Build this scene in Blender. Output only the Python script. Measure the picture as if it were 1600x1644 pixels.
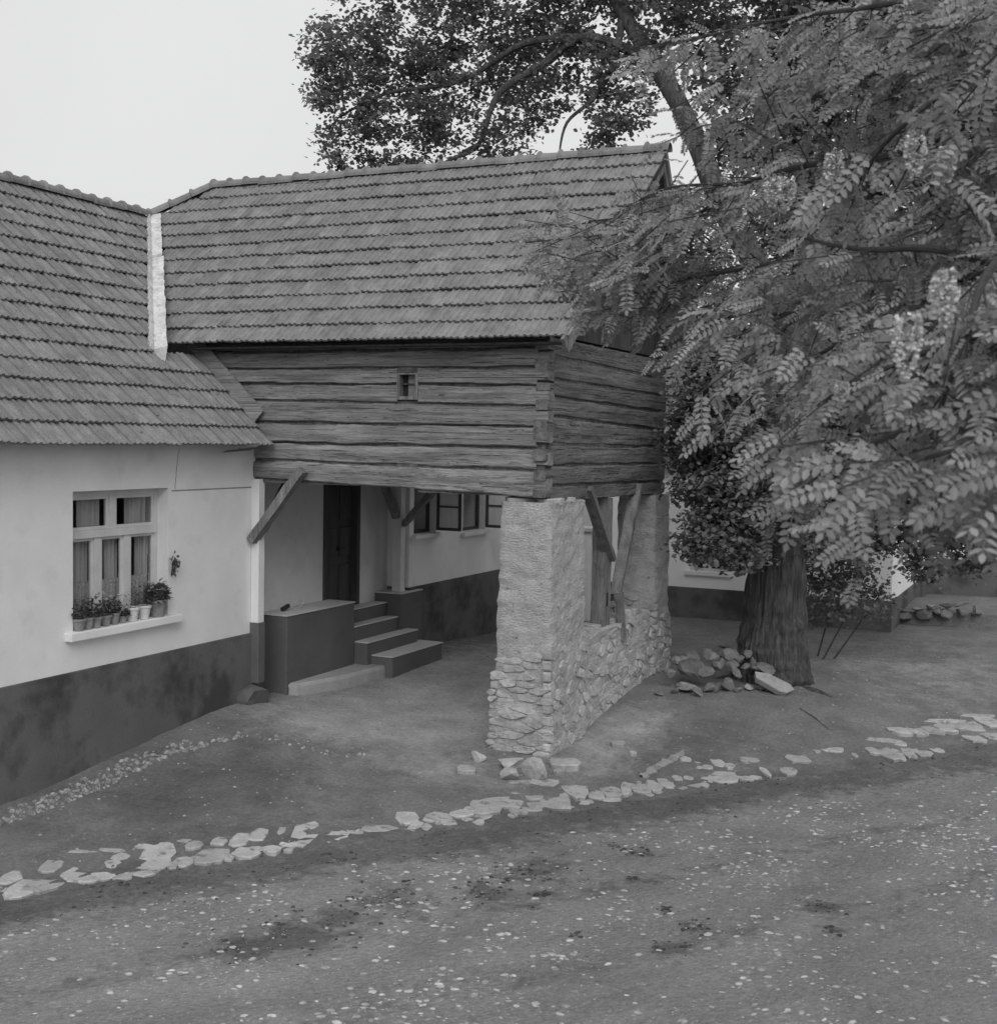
# Timber granary on stone pillars beside a whitewashed house, old lane in front (monochrome photograph)
import bpy, bmesh, math, random
import numpy as np
from mathutils import Vector, Matrix, noise as mnoise

for o in list(bpy.data.objects):
    bpy.data.objects.remove(o)
scene = bpy.context.scene
COL = scene.collection

# ---------------------------------------------------------------- camera
CAMR = ((0.90502929, -0.04213808, 0.42325686),
        (0.42492631, 0.04520493, -0.90409853),
        (0.01896368, 0.99808862, 0.05881736))
CAMC = Vector((5.64436, -13.34979, 3.70492))
cam_data = bpy.data.cameras.new('camera')
cam_data.sensor_fit = 'HORIZONTAL'
cam_data.sensor_width = 36.0
cam_data.lens = 45.0
cam_data.clip_end = 2000.0
cam_data.dof.use_dof = True          # the near sprays are soft in the photograph
cam_data.dof.focus_distance = 15.5
cam_data.dof.aperture_fstop = 4.5
cam = bpy.data.objects.new('camera', cam_data)
COL.objects.link(cam)
m4 = Matrix(CAMR).to_4x4()
m4.translation = CAMC
cam.matrix_world = m4
scene.camera = cam

# ---------------------------------------------------------------- sky and sun (bright overcast day, neutral grey)
SUN_DIR = Vector((0.40, -0.85, 0.80)).normalized()
world = bpy.data.worlds.new('World')
scene.world = world
world.use_nodes = True
wn = world.node_tree.nodes
wl = world.node_tree.links
wn.clear()
sky = wn.new('ShaderNodeTexSky')
sky.sky_type = 'NISHITA'
sky.sun_disc = False
sky.sun_elevation = math.asin(SUN_DIR.z)
sky.sun_rotation = math.atan2(SUN_DIR.x, SUN_DIR.y)
sky.air_density = 1.0
sky.dust_density = 5.0
sky.ozone_density = 1.0
bw = wn.new('ShaderNodeRGBToBW')
mixv = wn.new('ShaderNodeMix')
mixv.data_type = 'FLOAT'
mixv.inputs[0].default_value = 0.75          # thin cloud evens out the clear-sky gradient
mixv.inputs[3].default_value = 10.6
bg = wn.new('ShaderNodeBackground')
bg.inputs['Strength'].default_value = 0.10
wo = wn.new('ShaderNodeOutputWorld')
wl.new(sky.outputs[0], bw.inputs[0])
cl_n = wn.new('ShaderNodeTexNoise')          # soft unevenness of the cloud layer
cl_n.inputs['Scale'].default_value = 1.8
cl_n.inputs['Detail'].default_value = 4
cl_r = wn.new('ShaderNodeMapRange')
cl_r.inputs[1].default_value = 0.25
cl_r.inputs[2].default_value = 0.75
cl_r.inputs[3].default_value = 9.6
cl_r.inputs[4].default_value = 11.6
cl_c = wn.new('ShaderNodeTexCoord')
wl.new(cl_c.outputs['Generated'], cl_n.inputs['Vector'])
wl.new(cl_n.outputs['Fac'], cl_r.inputs[0])
wl.new(cl_r.outputs[0], mixv.inputs[3])
wl.new(bw.outputs[0], mixv.inputs[2])
tint = wn.new('ShaderNodeVectorMath')
tint.operation = 'SCALE'
tint.inputs[0].default_value = (0.992, 1.0, 1.0)   # faint cool tone of the print
wl.new(mixv.outputs[0], tint.inputs['Scale'])
wl.new(tint.outputs[0], bg.inputs['Color'])
wl.new(bg.outputs[0], wo.inputs[0])

sun_data = bpy.data.lights.new('sun', 'SUN')
sun_data.energy = 1.5
sun_data.angle = math.radians(40)
sun_data.color = (1.0, 1.0, 0.99)
sun = bpy.data.objects.new('sun', sun_data)
COL.objects.link(sun)
sun.rotation_euler = SUN_DIR.to_track_quat('Z', 'Y').to_euler()
sun.location = (0, -20, 30)

vs = scene.view_settings
vs.view_transform = 'Standard'
vs.look = 'None'
vs.exposure = -0.15
vs.gamma = 1.0
vs.use_curve_mapping = False

rng = random.Random(7)

# ---------------------------------------------------------------- helpers
def link(name, mesh, parent=None, material=None, smooth=False):
    o = bpy.data.objects.new(name, mesh)
    COL.objects.link(o)
    if material is not None and not mesh.materials:
        mesh.materials.append(material)
    if smooth:
        mesh.polygons.foreach_set('use_smooth', [True] * len(mesh.polygons))
    if parent is not None:
        o.parent = parent
        o.matrix_parent_inverse = Matrix.Translation(-world_loc(parent))
    return o

def world_loc(o):
    v = Vector((0, 0, 0))
    if o.type == 'EMPTY' or o.get('own_origin'):
        v = Vector(o.get('base', (0, 0, 0)))
    return v

def tag(o, label=None, cat=None, group=None, kind=None):
    if label: o['label'] = label
    if cat: o['category'] = cat
    if group: o['group'] = group
    if kind: o['kind'] = kind
    return o

def thing(name, loc, label, cat, group=None):
    o = bpy.data.objects.new(name, None)
    COL.objects.link(o)
    o.empty_display_size = 0.2
    o.location = loc
    o['base'] = tuple(loc)
    return tag(o, label, cat, group)

class MB:
    """collects faces in world coordinates"""
    def __init__(s):
        s.v = []; s.f = []; s.r = []
    def add(s, verts, faces, rnd=None):
        b = len(s.v)
        s.v.extend([tuple(p) for p in verts])
        s.f.extend([tuple(i + b for i in f) for f in faces])
        if rnd is not None:
            s.r.extend([rnd] * len(faces))
    def box(s, x0, x1, y0, y1, z0, z1):
        s.add([(x0,y0,z0),(x1,y0,z0),(x1,y1,z0),(x0,y1,z0),(x0,y0,z1),(x1,y0,z1),(x1,y1,z1),(x0,y1,z1)],
              [(0,3,2,1),(4,5,6,7),(0,1,5,4),(1,2,6,5),(2,3,7,6),(3,0,4,7)])
    def beam(s, a, b, w, h, up=(0,0,1), seg=1, wob=0.0, seed=0):
        """rectangular bar from a to b, w across, h along 'up'"""
        a = Vector(a); b = Vector(b); d = (b - a).normalized()
        side = d.cross(Vector(up)).normalized(); u2 = side.cross(d).normalized()
        vv = []; ff = []
        for i in range(seg + 1):
            t = i / seg
            c = a.lerp(b, t)
            for k, (sx, sy) in enumerate(((-1,-1),(1,-1),(1,1),(-1,1))):
                j = Vector((mnoise.noise((t*5+seed, k*3.1, 1)), mnoise.noise((t*5+seed, k*3.1, 7)), mnoise.noise((t*5+seed, k*3.1, 13)))) * wob
                vv.append(c + side*(sx*w/2) + u2*(sy*h/2) + j)
        for i in range(seg):
            for k in range(4):
                k2 = (k+1) % 4
                ff.append((i*4+k, i*4+k2, i*4+4+k2, i*4+4+k))
        ff.append((3,2,1,0)); n = seg*4; ff.append((n,n+1,n+2,n+3))
        s.add(vv, ff)
    def mesh(s, name):
        m = bpy.data.meshes.new(name)
        m.from_pydata(s.v, [], s.f)
        if s.r and len(s.r) == len(s.f):
            at = m.attributes.new('rnd', 'FLOAT', 'FACE')
            at.data.foreach_set('value', s.r)
        m.update()
        return m
    def build(s, name, material, parent=None, smooth=False):
        return link(name, s.mesh(name), parent, material, smooth)

def boxobj(name, dims, material, parent=None, bev=0.0):
    mb = MB(); mb.box(*dims)
    o = mb.build(name, material, parent)
    if bev:
        bm = bmesh.new(); bm.from_mesh(o.data)
        bmesh.ops.bevel(bm, geom=bm.edges[:], offset=bev, segments=2, affect='EDGES', profile=0.6)
        bm.to_mesh(o.data); bm.free()
    return o

# ---------------------------------------------------------------- materials (all neutral: the photograph is black and white)
def nd(nt, t, **k):
    n = nt.nodes.new(t)
    for a, b in k.items():
        setattr(n, a, b)
    return n

def mat(name, lo, hi, sc=3.0, st=(1,1,1), rough=0.9, bump=0.3, bsc=45.0, rnd=0.0, fine=0.35, dist=0.02, stains=None, spec=0.2, contrast=(0.3,0.7), streak=None, rotz=0.0):
    m = bpy.data.materials.new(name)
    m.use_nodes = True
    nt = m.node_tree; L = nt.links
    bs = nt.nodes['Principled BSDF']
    bs.inputs['Roughness'].default_value = rough
    bs.inputs['Specular IOR Level'].default_value = spec
    geo = nd(nt, 'ShaderNodeNewGeometry')
    mp = nd(nt, 'ShaderNodeMapping'); mp.inputs['Scale'].default_value = st; mp.vector_type = 'TEXTURE' if rotz else 'POINT'
    if rotz:
        mp.inputs['Rotation'].default_value = (0, 0, rotz); mp.inputs['Scale'].default_value = tuple(1 / q for q in st)
    L.new(geo.outputs['Position'], mp.inputs['Vector'])
    n1 = nd(nt, 'ShaderNodeTexNoise'); n1.inputs['Scale'].default_value = sc; n1.inputs['Detail'].default_value = 7; n1.inputs['Roughness'].default_value = 0.62
    n2 = nd(nt, 'ShaderNodeTexNoise'); n2.inputs['Scale'].default_value = bsc; n2.inputs['Detail'].default_value = 5; n2.inputs['Roughness'].default_value = 0.7
    vec = mp.outputs['Vector']
    if rnd:   # shift the pattern from piece to piece
        oi = nd(nt, 'ShaderNodeObjectInfo')
        at = nd(nt, 'ShaderNodeAttribute', attribute_name='rnd')
        ad = nd(nt, 'ShaderNodeMath', operation='ADD'); L.new(oi.outputs['Random'], ad.inputs[0]); L.new(at.outputs['Fac'], ad.inputs[1])
        fr = nd(nt, 'ShaderNodeMath', operation='FRACT'); L.new(ad.outputs[0], fr.inputs[0])
        cmb = nd(nt, 'ShaderNodeVectorMath', operation='SCALE'); cmb.inputs[0].default_value = (17.0, 9.0, 23.0)
        L.new(fr.outputs[0], cmb.inputs['Scale'])
        av = nd(nt, 'ShaderNodeVectorMath', operation='ADD'); L.new(vec, av.inputs[0]); L.new(cmb.outputs[0], av.inputs[1])
        vec = av.outputs[0]
    L.new(vec, n1.inputs['Vector']); L.new(vec, n2.inputs['Vector'])
    r = nd(nt, 'ShaderNodeMapRange', clamp=True)
    r.inputs[1].default_value = contrast[0]; r.inputs[2].default_value = contrast[1]; r.inputs[3].default_value = lo; r.inputs[4].default_value = hi
    L.new(n1.outputs['Fac'], r.inputs[0])
    f2 = nd(nt, 'ShaderNodeMapRange'); f2.inputs[1].default_value = 0.2; f2.inputs[2].default_value = 0.8
    f2.inputs[3].default_value = 1 - fine; f2.inputs[4].default_value = 1 + fine
    L.new(n2.outputs['Fac'], f2.inputs[0])
    mu = nd(nt, 'ShaderNodeMath', operation='MULTIPLY'); L.new(r.outputs[0], mu.inputs[0]); L.new(f2.outputs[0], mu.inputs[1])
    val = mu.outputs[0]
    if rnd:
        rr = nd(nt, 'ShaderNodeMapRange'); rr.inputs[3].default_value = 1 - rnd; rr.inputs[4].default_value = 1 + rnd
        L.new(fr.outputs[0], rr.inputs[0])
        m2 = nd(nt, 'ShaderNodeMath', operation='MULTIPLY'); L.new(val, m2.inputs[0]); L.new(rr.outputs[0], m2.inputs[1]); val = m2.outputs[0]
    hgt = n2.outputs['Fac']
    if streak:   # (scale vector, threshold, darkness): cracks and grain lines
        mp2 = nd(nt, 'ShaderNodeMapping'); mp2.inputs['Scale'].default_value = streak[0]
        L.new(vec if rnd else geo.outputs['Position'], mp2.inputs['Vector'])
        n3 = nd(nt, 'ShaderNodeTexNoise'); n3.inputs['Scale'].default_value = 1.0; n3.inputs['Detail'].default_value = 3; n3.inputs['Distortion'].default_value = 0.3
        L.new(mp2.outputs[0], n3.inputs['Vector'])
        sb = nd(nt, 'ShaderNodeMath', operation='SUBTRACT'); L.new(n3.outputs['Fac'], sb.inputs[0]); sb.inputs[1].default_value = 0.5
        ab = nd(nt, 'ShaderNodeMath', operation='ABSOLUTE'); L.new(sb.outputs[0], ab.inputs[0])
        s3 = nd(nt, 'ShaderNodeMapRange', clamp=True); s3.inputs[1].default_value = 0.0; s3.inputs[2].default_value = streak[1]; s3.inputs[3].default_value = streak[2]; s3.inputs[4].default_value = 1.0
        L.new(ab.outputs[0], s3.inputs[0])
        m3 = nd(nt, 'ShaderNodeMath', operation='MULTIPLY'); L.new(val, m3.inputs[0]); L.new(s3.outputs[0], m3.inputs[1]); val = m3.outputs[0]
        hm = nd(nt, 'ShaderNodeMath', operation='MULTIPLY'); L.new(hgt, hm.inputs[0]); L.new(s3.outputs[0], hm.inputs[1]); hgt = hm.outputs[0]
    if stains:   # (scale, lo threshold, hi threshold, factor)
        n4 = nd(nt, 'ShaderNodeTexNoise'); n4.inputs['Scale'].default_value = stains[0]; n4.inputs['Detail'].default_value = 5; n4.inputs['Roughness'].default_value = 0.6
        L.new(geo.outputs['Position'], n4.inputs['Vector'])
        s4 = nd(nt, 'ShaderNodeMapRange', clamp=True); s4.inputs[1].default_value = stains[1]; s4.inputs[2].default_value = stains[2]; s4.inputs[3].default_value = 1.0; s4.inputs[4].default_value = stains[3]
        L.new(n4.outputs['Fac'], s4.inputs[0])
        m4_ = nd(nt, 'ShaderNodeMath', operation='MULTIPLY'); L.new(val, m4_.inputs[0]); L.new(s4.outputs[0], m4_.inputs[1]); val = m4_.outputs[0]
    L.new(val, bs.inputs['Base Color'])
    if bump:
        b = nd(nt, 'ShaderNodeBump'); b.inputs['Strength'].default_value = bump; b.inputs['Distance'].default_value = dist
        L.new(hgt, b.inputs['Height']); L.new(b.outputs[0], bs.inputs['Normal'])
    return m

def leafmat(name, lo, hi, trans=0.35, rough=0.5):
    m = bpy.data.materials.new(name); m.use_nodes = True
    nt = m.node_tree; L = nt.links
    nt.nodes.remove(nt.nodes['Principled BSDF'])
    out = nt.nodes['Material Output']
    at = nd(nt, 'ShaderNodeAttribute', attribute_name='rnd')
    r = nd(nt, 'ShaderNodeMapRange'); r.inputs[3].default_value = lo; r.inputs[4].default_value = hi
    L.new(at.outputs['Fac'], r.inputs[0])
    d = nd(nt, 'ShaderNodeBsdfPrincipled'); d.inputs['Roughness'].default_value = rough; d.inputs['Specular IOR Level'].default_value = 0.35
    t = nd(nt, 'ShaderNodeBsdfTranslucent')
    mx = nd(nt, 'ShaderNodeMixShader'); mx.inputs[0].default_value = trans
    L.new(r.outputs[0], d.inputs['Base Color']); L.new(r.outputs[0], t.inputs['Color'])
    L.new(d.outputs[0], mx.inputs[1]); L.new(t.outputs[0], mx.inputs[2]); L.new(mx.outputs[0], out.inputs[0])
    return m

def glassmat(name):
    m = bpy.data.materials.new(name); m.use_nodes = True
    nt = m.node_tree; L = nt.links
    nt.nodes.remove(nt.nodes['Principled BSDF'])
    out = nt.nodes['Material Output']
    g = nd(nt, 'ShaderNodeBsdfGlossy'); g.inputs['Roughness'].default_value = 0.03; g.inputs['Color'].default_value = (.9,.9,.9,1)
    t = nd(nt, 'ShaderNodeBsdfTransparent'); t.inputs['Color'].default_value = (.85,.85,.85,1)
    lw = nd(nt, 'ShaderNodeLayerWeight'); lw.inputs['Blend'].default_value = 0.5
    pw_ = nd(nt, 'ShaderNodeMath', operation='POWER'); L.new(lw.outputs['Facing'], pw_.inputs[0]); pw_.inputs[1].default_value = 3.0
    ma_ = nd(nt, 'ShaderNodeMath', operation='MULTIPLY_ADD'); L.new(pw_.outputs[0], ma_.inputs[0]); ma_.inputs[1].default_value = 0.6; ma_.inputs[2].default_value = 0.05
    mx = nd(nt, 'ShaderNodeMixShader')
    L.new(ma_.outputs[0], mx.inputs[0]); L.new(t.outputs[0], mx.inputs[1]); L.new(g.outputs[0], mx.inputs[2]); L.new(mx.outputs[0], out.inputs[0])
    return m

WOODC = dict(rough=0.85, bump=0.7, bsc=22, rnd=0.16, fine=0.4, dist=0.014)
M = {}
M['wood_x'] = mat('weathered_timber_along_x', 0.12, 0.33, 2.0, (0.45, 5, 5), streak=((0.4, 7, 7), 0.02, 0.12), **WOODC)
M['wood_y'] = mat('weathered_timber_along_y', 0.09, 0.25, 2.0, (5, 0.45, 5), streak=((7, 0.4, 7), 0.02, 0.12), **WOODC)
M['wood_z'] = mat('weathered_timber_upright', 0.13, 0.28, 2.0, (6, 6, 0.6), streak=((14, 14, 0.8), 0.03, 0.3), **WOODC)
M['old_board'] = mat('dark_old_boards', 0.05, 0.12, 2.0, (6, 6, 0.6), streak=((14, 14, 0.8), 0.03, 0.4), **WOODC)
M['chink'] = mat('clay_and_moss_chinking', 0.06, 0.20, 14, bump=0.8, bsc=60)
M['tile'] = mat('weathered_clay_tile', 0.15, 0.25, 5, rough=0.85, bump=0.4, bsc=60, rnd=0.11, fine=0.36, dist=0.008, stains=(22, 0.64, 0.70, 0.35))
M['tile_ridge'] = mat('weathered_ridge_tile', 0.15, 0.24, 5, rough=0.85, bump=0.35, bsc=60, rnd=0.15, fine=0.3, dist=0.006)
M['under'] = mat('roof_underside', 0.04, 0.07, 3)
M['flash'] = mat('pale_valley_mortar', 0.46, 0.66, 6, bump=0.6, bsc=24, fine=0.25, stains=(5, 0.5, 0.7, 0.6))
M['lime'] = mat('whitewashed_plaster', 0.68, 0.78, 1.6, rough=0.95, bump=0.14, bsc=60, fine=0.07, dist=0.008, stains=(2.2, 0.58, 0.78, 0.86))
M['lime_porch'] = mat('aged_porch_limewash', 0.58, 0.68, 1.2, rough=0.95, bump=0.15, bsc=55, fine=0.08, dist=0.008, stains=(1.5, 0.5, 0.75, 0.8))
M['lime_lifted'] = mat('brightened_limewash', 0.80, 0.86, 1.6, rough=0.95, bump=0.1, bsc=60, fine=0.05, dist=0.008)  # whitewash painted lighter to make up for the trees' shade on the wall
M['plinth'] = mat('dark_painted_plinth', 0.11, 0.15, 1.2, bump=0.25, bsc=40, fine=0.18, stains=(1.15, 0.46, 0.62, 0.45))
M['plinth_porch'] = mat('grey_painted_porch_render', 0.10, 0.135, 1.5, bump=0.2, bsc=40, fine=0.15)
M['cement'] = mat('worn_cement', 0.46, 0.58, 2.5, bump=0.3, bsc=40, fine=0.15)
M['step'] = mat('worn_painted_step', 0.28, 0.40, 2.5, bump=0.3, bsc=40, fine=0.15)
M['rubble'] = mat('rough_rubble_plaster', 0.38, 0.58, 3.5, (1, 1, 2.2), bump=1.0, bsc=24, fine=0.30, dist=0.04, contrast=(0.25, 0.7), stains=(9, 0.64, 0.70, 0.5))
M['mortar'] = mat('earth_mortar', 0.22, 0.36, 8, bump=0.9, bsc=40, fine=0.35, dist=0.02)
M['stone'] = mat('field_stone', 0.30, 0.50, 6, bump=1.0, bsc=22, rnd=0.15, fine=0.3, dist=0.015)
M['rock'] = mat('loose_grey_rock', 0.13, 0.24, 5, bump=0.7, bsc=24, rnd=0.3, fine=0.3, dist=0.015)
M['rock_pale'] = mat('loose_pale_rock', 0.24, 0.36, 5, bump=0.6, bsc=24, rnd=0.1, fine=0.25, dist=0.015)
M['paver'] = mat('pale_kerb_stone', 0.32, 0.46, 5, bump=0.5, bsc=35, rnd=0.13, fine=0.25, dist=0.01, stains=(8.0, 0.56, 0.66, 0.5))
M['pebble'] = mat('pale_pebble', 0.24, 0.50, 30, bump=0.2, rnd=0.45, fine=0.1)
M['clod'] = mat('dark_mud_clod', 0.045, 0.09, 30, bump=0.5, rnd=0.3)
M['bark'] = mat('furrowed_bark', 0.04, 0.13, 5.0, (4, 4, 0.35), bump=1.0, bsc=9, fine=0.6, dist=0.05, rough=0.95)
M['bark_thin'] = mat('twig_bark', 0.04, 0.08, 8, bump=0.3)
M['paint'] = mat('pale_window_paint', 0.50, 0.62, 3, bump=0.1, fine=0.08, rough=0.6)
M['paint_dark'] = mat('dark_window_paint', 0.06, 0.09, 3, bump=0.1, fine=0.1, rough=0.6)
M['door'] = mat('dark_door_paint', 0.045, 0.075, 2, (4,4,.6), bump=0.2, fine=0.15, rough=0.55)
M['curtain'] = mat('curtain_and_pane_reflection', 0.66, 0.8, 3, (8, 8, 0.5), bump=0.1, fine=0.15)
M['lace'] = mat('lace_curtain', 0.5, 0.8, 40, bump=0.1, fine=0.4)
M['dull'] = mat('dusty_old_pane', 0.14, 0.20, 6, bump=0.1)
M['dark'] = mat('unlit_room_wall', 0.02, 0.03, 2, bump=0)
M['pot'] = mat('clay_pot', 0.20, 0.30, 8, bump=0.2, rnd=0.15)
M['pot_white'] = mat('white_enamel_pot', 0.55, 0.66, 8, bump=0.05, rough=0.4)
M['soil'] = mat('soil', 0.03, 0.05, 20)
M['petal'] = mat('white_petal', 0.48, 0.66, 20, bump=0, rnd=0.1)
M['wire'] = mat('pale_wire', 0.5, 0.6, 5, bump=0, rough=0.4)
M['iron'] = mat('dark_iron', 0.03, 0.05, 10, bump=0.2, rough=0.6)
M['glass'] = glassmat('window_glass')
M['linden'] = leafmat('linden_leaf', 0.09, 0.28, 0.48)
M['robinia'] = leafmat('locust_leaf', 0.13, 0.46, 0.45)
M['potleaf'] = leafmat('pot_plant_leaf', 0.06, 0.14, 0.3)
GP=[(-4.15,-3.3,-.04),(-4.15,-.25,.22),(-4.15,-6,-.16),(-4.15,-9.5,-.3),(-.4,-.1,0),(.1,-.1,0),(.12,1.2,.05),(.12,2.5,.22),(.12,3.9,.32),(.12,5,.33),
(-3.3,.8,.11),(-3.95,.75,.13),(-2,2,.12),(-3.4,2.4,.11),(-3.3,4.4,.14),(-2,5.5,.2),(-4.1,7.2,.12),(-4.1,4.8,.25),(-1.5,9.9,.3),(.3,10,.32),(3,12.5,.36),(3,17,.5),(-3.6,9.9,.25),
(1.85,3.9,.28),(1,3.6,.27),(2.9,3.2,.1),(4.6,8,.3),(7,14,.5),
(-3.2,-6.6,-.17),(-2.45,-5.75,-.15),(-1.0,-3.4,-.12),(.6,-1.35,-.1),(2.1,.85,-.08),(3.75,2.7,-.05),(4.27,3.9,-.01),(5.2,6,.1),
(-.5,-7.6,-.13),(2.3,-6.1,-.12),(5.3,-4.7,-.1),(3,-2.6,-.12),(6,0,-.06),(9,4,.1),(-2,-2.2,.0),(-3.6,-2.6,.02),
(5.6,-13.3,0),(0,-16,0),(14,-8,0),(-14,-14,-.3),(-20,0,0),(-20,20,0),(20,20,.6),(20,0,.2),(20,-20,0),(-20,-20,-.3),(0,22,.5),(0,-25,0)]
KERB=[(-2.02,-5.24,0.37,0.30),(-2.03,-4.87,0.13,0.31),(-1.75,-5.10,0.15,0.15),(-1.71,-4.84,0.29,0.33),(-1.82,-4.55,0.24,0.41),(-1.68,-4.23,0.12,0.18),(-1.53,-4.71,0.07,0.15),(-1.48,-4.59,0.10,0.19),(-1.38,-4.36,0.23,0.35),(-1.22,-4.34,0.11,0.10),(-1.55,-4.02,0.11,0.18),(-1.40,-3.91,0.13,0.30),(-1.14,-4.16,0.18,0.23),(-1.34,-3.70,0.13,0.27),(-1.21,-3.51,0.06,0.18),(-0.99,-3.97,0.12,0.14),(-0.95,-3.78,0.13,0.11),(-0.86,-3.89,0.07,0.06),(-0.95,-3.47,0.21,0.51),(-0.70,-3.36,0.21,0.23),(-0.55,-3.20,0.10,0.10),(-0.44,-2.98,0.27,0.21),(-0.35,-2.58,0.18,0.32),(-0.17,-2.70,0.12,0.09),(-0.08,-2.42,0.21,0.24),(0.04,-2.09,0.20,0.45),(0.19,-1.86,0.24,0.50),(-2.46,-4.83,0.20,0.06),(-2.26,-4.69,0.20,0.06),(-2.06,-4.48,0.11,0.07),(-1.95,-4.34,0.07,0.06),(-1.85,-4.16,0.10,0.07),(-2.17,-5.57,0.25,0.30),(-2.28,-5.73,0.20,0.33),(-2.44,-5.24,0.14,0.28),(-2.55,-5.59,0.14,0.27),(0.17,-1.83,0.27,0.51),(0.34,-1.62,0.26,0.38),(0.27,-1.28,0.43,0.17),(0.49,-1.31,0.15,0.33),(0.64,-1.58,0.16,0.11),(0.64,-1.17,0.25,0.75),(0.77,-0.87,0.22,0.63),(0.43,-0.90,0.24,0.19),(0.18,-1.00,0.24,0.12),(1.04,-0.90,0.15,0.31),(1.20,-0.78,0.20,0.28),(1.27,-0.60,0.09,0.39),(1.37,-0.46,0.17,0.44),(1.51,-0.35,0.14,0.34),(1.58,-0.15,0.13,0.27),(1.65,0.07,0.09,0.16),(1.75,0.16,0.09,0.13),(2.10,0.41,0.25,0.32),(2.29,0.58,0.16,0.29),(2.40,0.62,0.11,0.11),(2.69,1.04,0.15,0.25),(2.46,0.85,0.07,0.25),(2.68,1.55,0.23,0.27),(3.01,2.09,0.21,0.17),(2.85,1.92,0.07,0.11),(2.18,1.19,0.19,0.17),(1.90,0.88,0.12,0.24),(2.03,0.88,0.10,0.27),(1.70,0.68,0.11,0.22),(1.53,0.79,0.11,0.15),(1.83,0.67,0.09,0.13),(3.28,2.04,0.05,0.14),(3.48,2.81,0.39,0.14),(3.42,2.35,0.10,0.30),(3.58,2.38,0.21,0.55),(3.74,2.36,0.11,0.36),(3.83,2.54,0.12,0.38),(3.70,2.85,0.13,0.18),(3.84,2.75,0.12,0.32),(3.97,2.73,0.18,0.39),(4.15,2.82,0.12,0.13),(3.64,3.41,0.32,0.38),(3.82,3.53,0.18,0.37),(3.99,3.77,0.25,0.41),(4.12,3.95,0.20,0.49),(4.22,4.13,0.18,0.49),(3.99,4.10,0.60,0.11),(4.41,4.23,0.22,0.45),(4.61,4.54,0.24,0.44),(4.48,4.73,0.36,0.12),(4.49,3.69,0.21,0.35),(4.69,3.96,0.19,0.36)]
HEAP=[(0.75,3.33,0.49,0.22,0.16),(0.83,3.51,0.56,0.35,0.25),(0.99,3.78,0.67,0.25,0.17),(0.59,3.46,0.62,0.16,0.14),(0.54,3.22,0.50,0.19,0.16),(0.69,3.09,0.38,0.13,0.08),(0.86,3.21,0.38,0.30,0.16),(1.00,3.09,0.27,0.19,0.13),(1.08,3.35,0.39,0.16,0.16),(1.19,3.41,0.40,0.13,0.19),(1.29,3.57,0.46,0.22,0.22),(1.45,3.54,0.40,0.13,0.11),(1.57,3.71,0.47,0.16,0.11),(1.45,3.81,0.56,0.14,0.11),(1.30,3.75,0.57,0.19,0.14),(1.19,3.92,0.70,0.25,0.17),(1.41,4.06,0.73,0.17,0.17),(1.55,3.96,0.63,0.16,0.14),(1.77,3.95,0.55,0.30,0.16),(1.90,3.73,0.39,0.46,0.16),(1.11,4.02,0.79,0.22,0.08),(0.51,2.94,0.35,0.16,0.08),(0.90,3.84,0.74,0.14,0.11),(0.78,3.67,0.67,0.19,0.14),(1.62,3.89,0.56,0.14,0.10),(1.08,3.67,0.58,0.14,0.16),(0.66,3.52,0.63,0.19,0.14),(0.98,3.48,0.50,0.22,0.16),(1.35,3.92,0.66,0.17,0.14),(1.15,3.76,0.61,0.19,0.14),(1.74,3.77,0.46,0.16,0.11),(1.38,3.69,0.51,0.16,0.14)]
FOOTSTONES=[(-0.55,-0.60,0.25,0.14),(-0.13,-0.65,0.34,0.16),(0.27,-0.87,0.31,0.24),(0.03,-1.05,0.26,0.15),(0.43,-0.34,0.38,0.11),(0.46,-0.58,0.13,0.07),(0.67,0.79,0.19,0.07),(0.96,0.52,0.10,0.06),(-0.47,-1.05,0.24,0.09)]
TERRACE=[(2.17,0.37,0.19,0.11),(2.42,0.43,0.22,0.15),(2.70,0.47,0.33,0.18),(3.05,0.53,0.29,0.17),(3.26,0.64,0.26,0.11),(3.47,0.60,0.25,0.13),(2.63,0.59,0.26,0.09),(2.91,0.64,0.26,0.09),(3.15,0.71,0.22,0.09),(3.43,0.76,0.22,0.09),(1.88,0.35,0.22,0.09),(3.71,0.64,0.25,0.14),(3.67,0.80,0.25,0.09),(3.97,0.70,0.25,0.14)]
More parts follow.
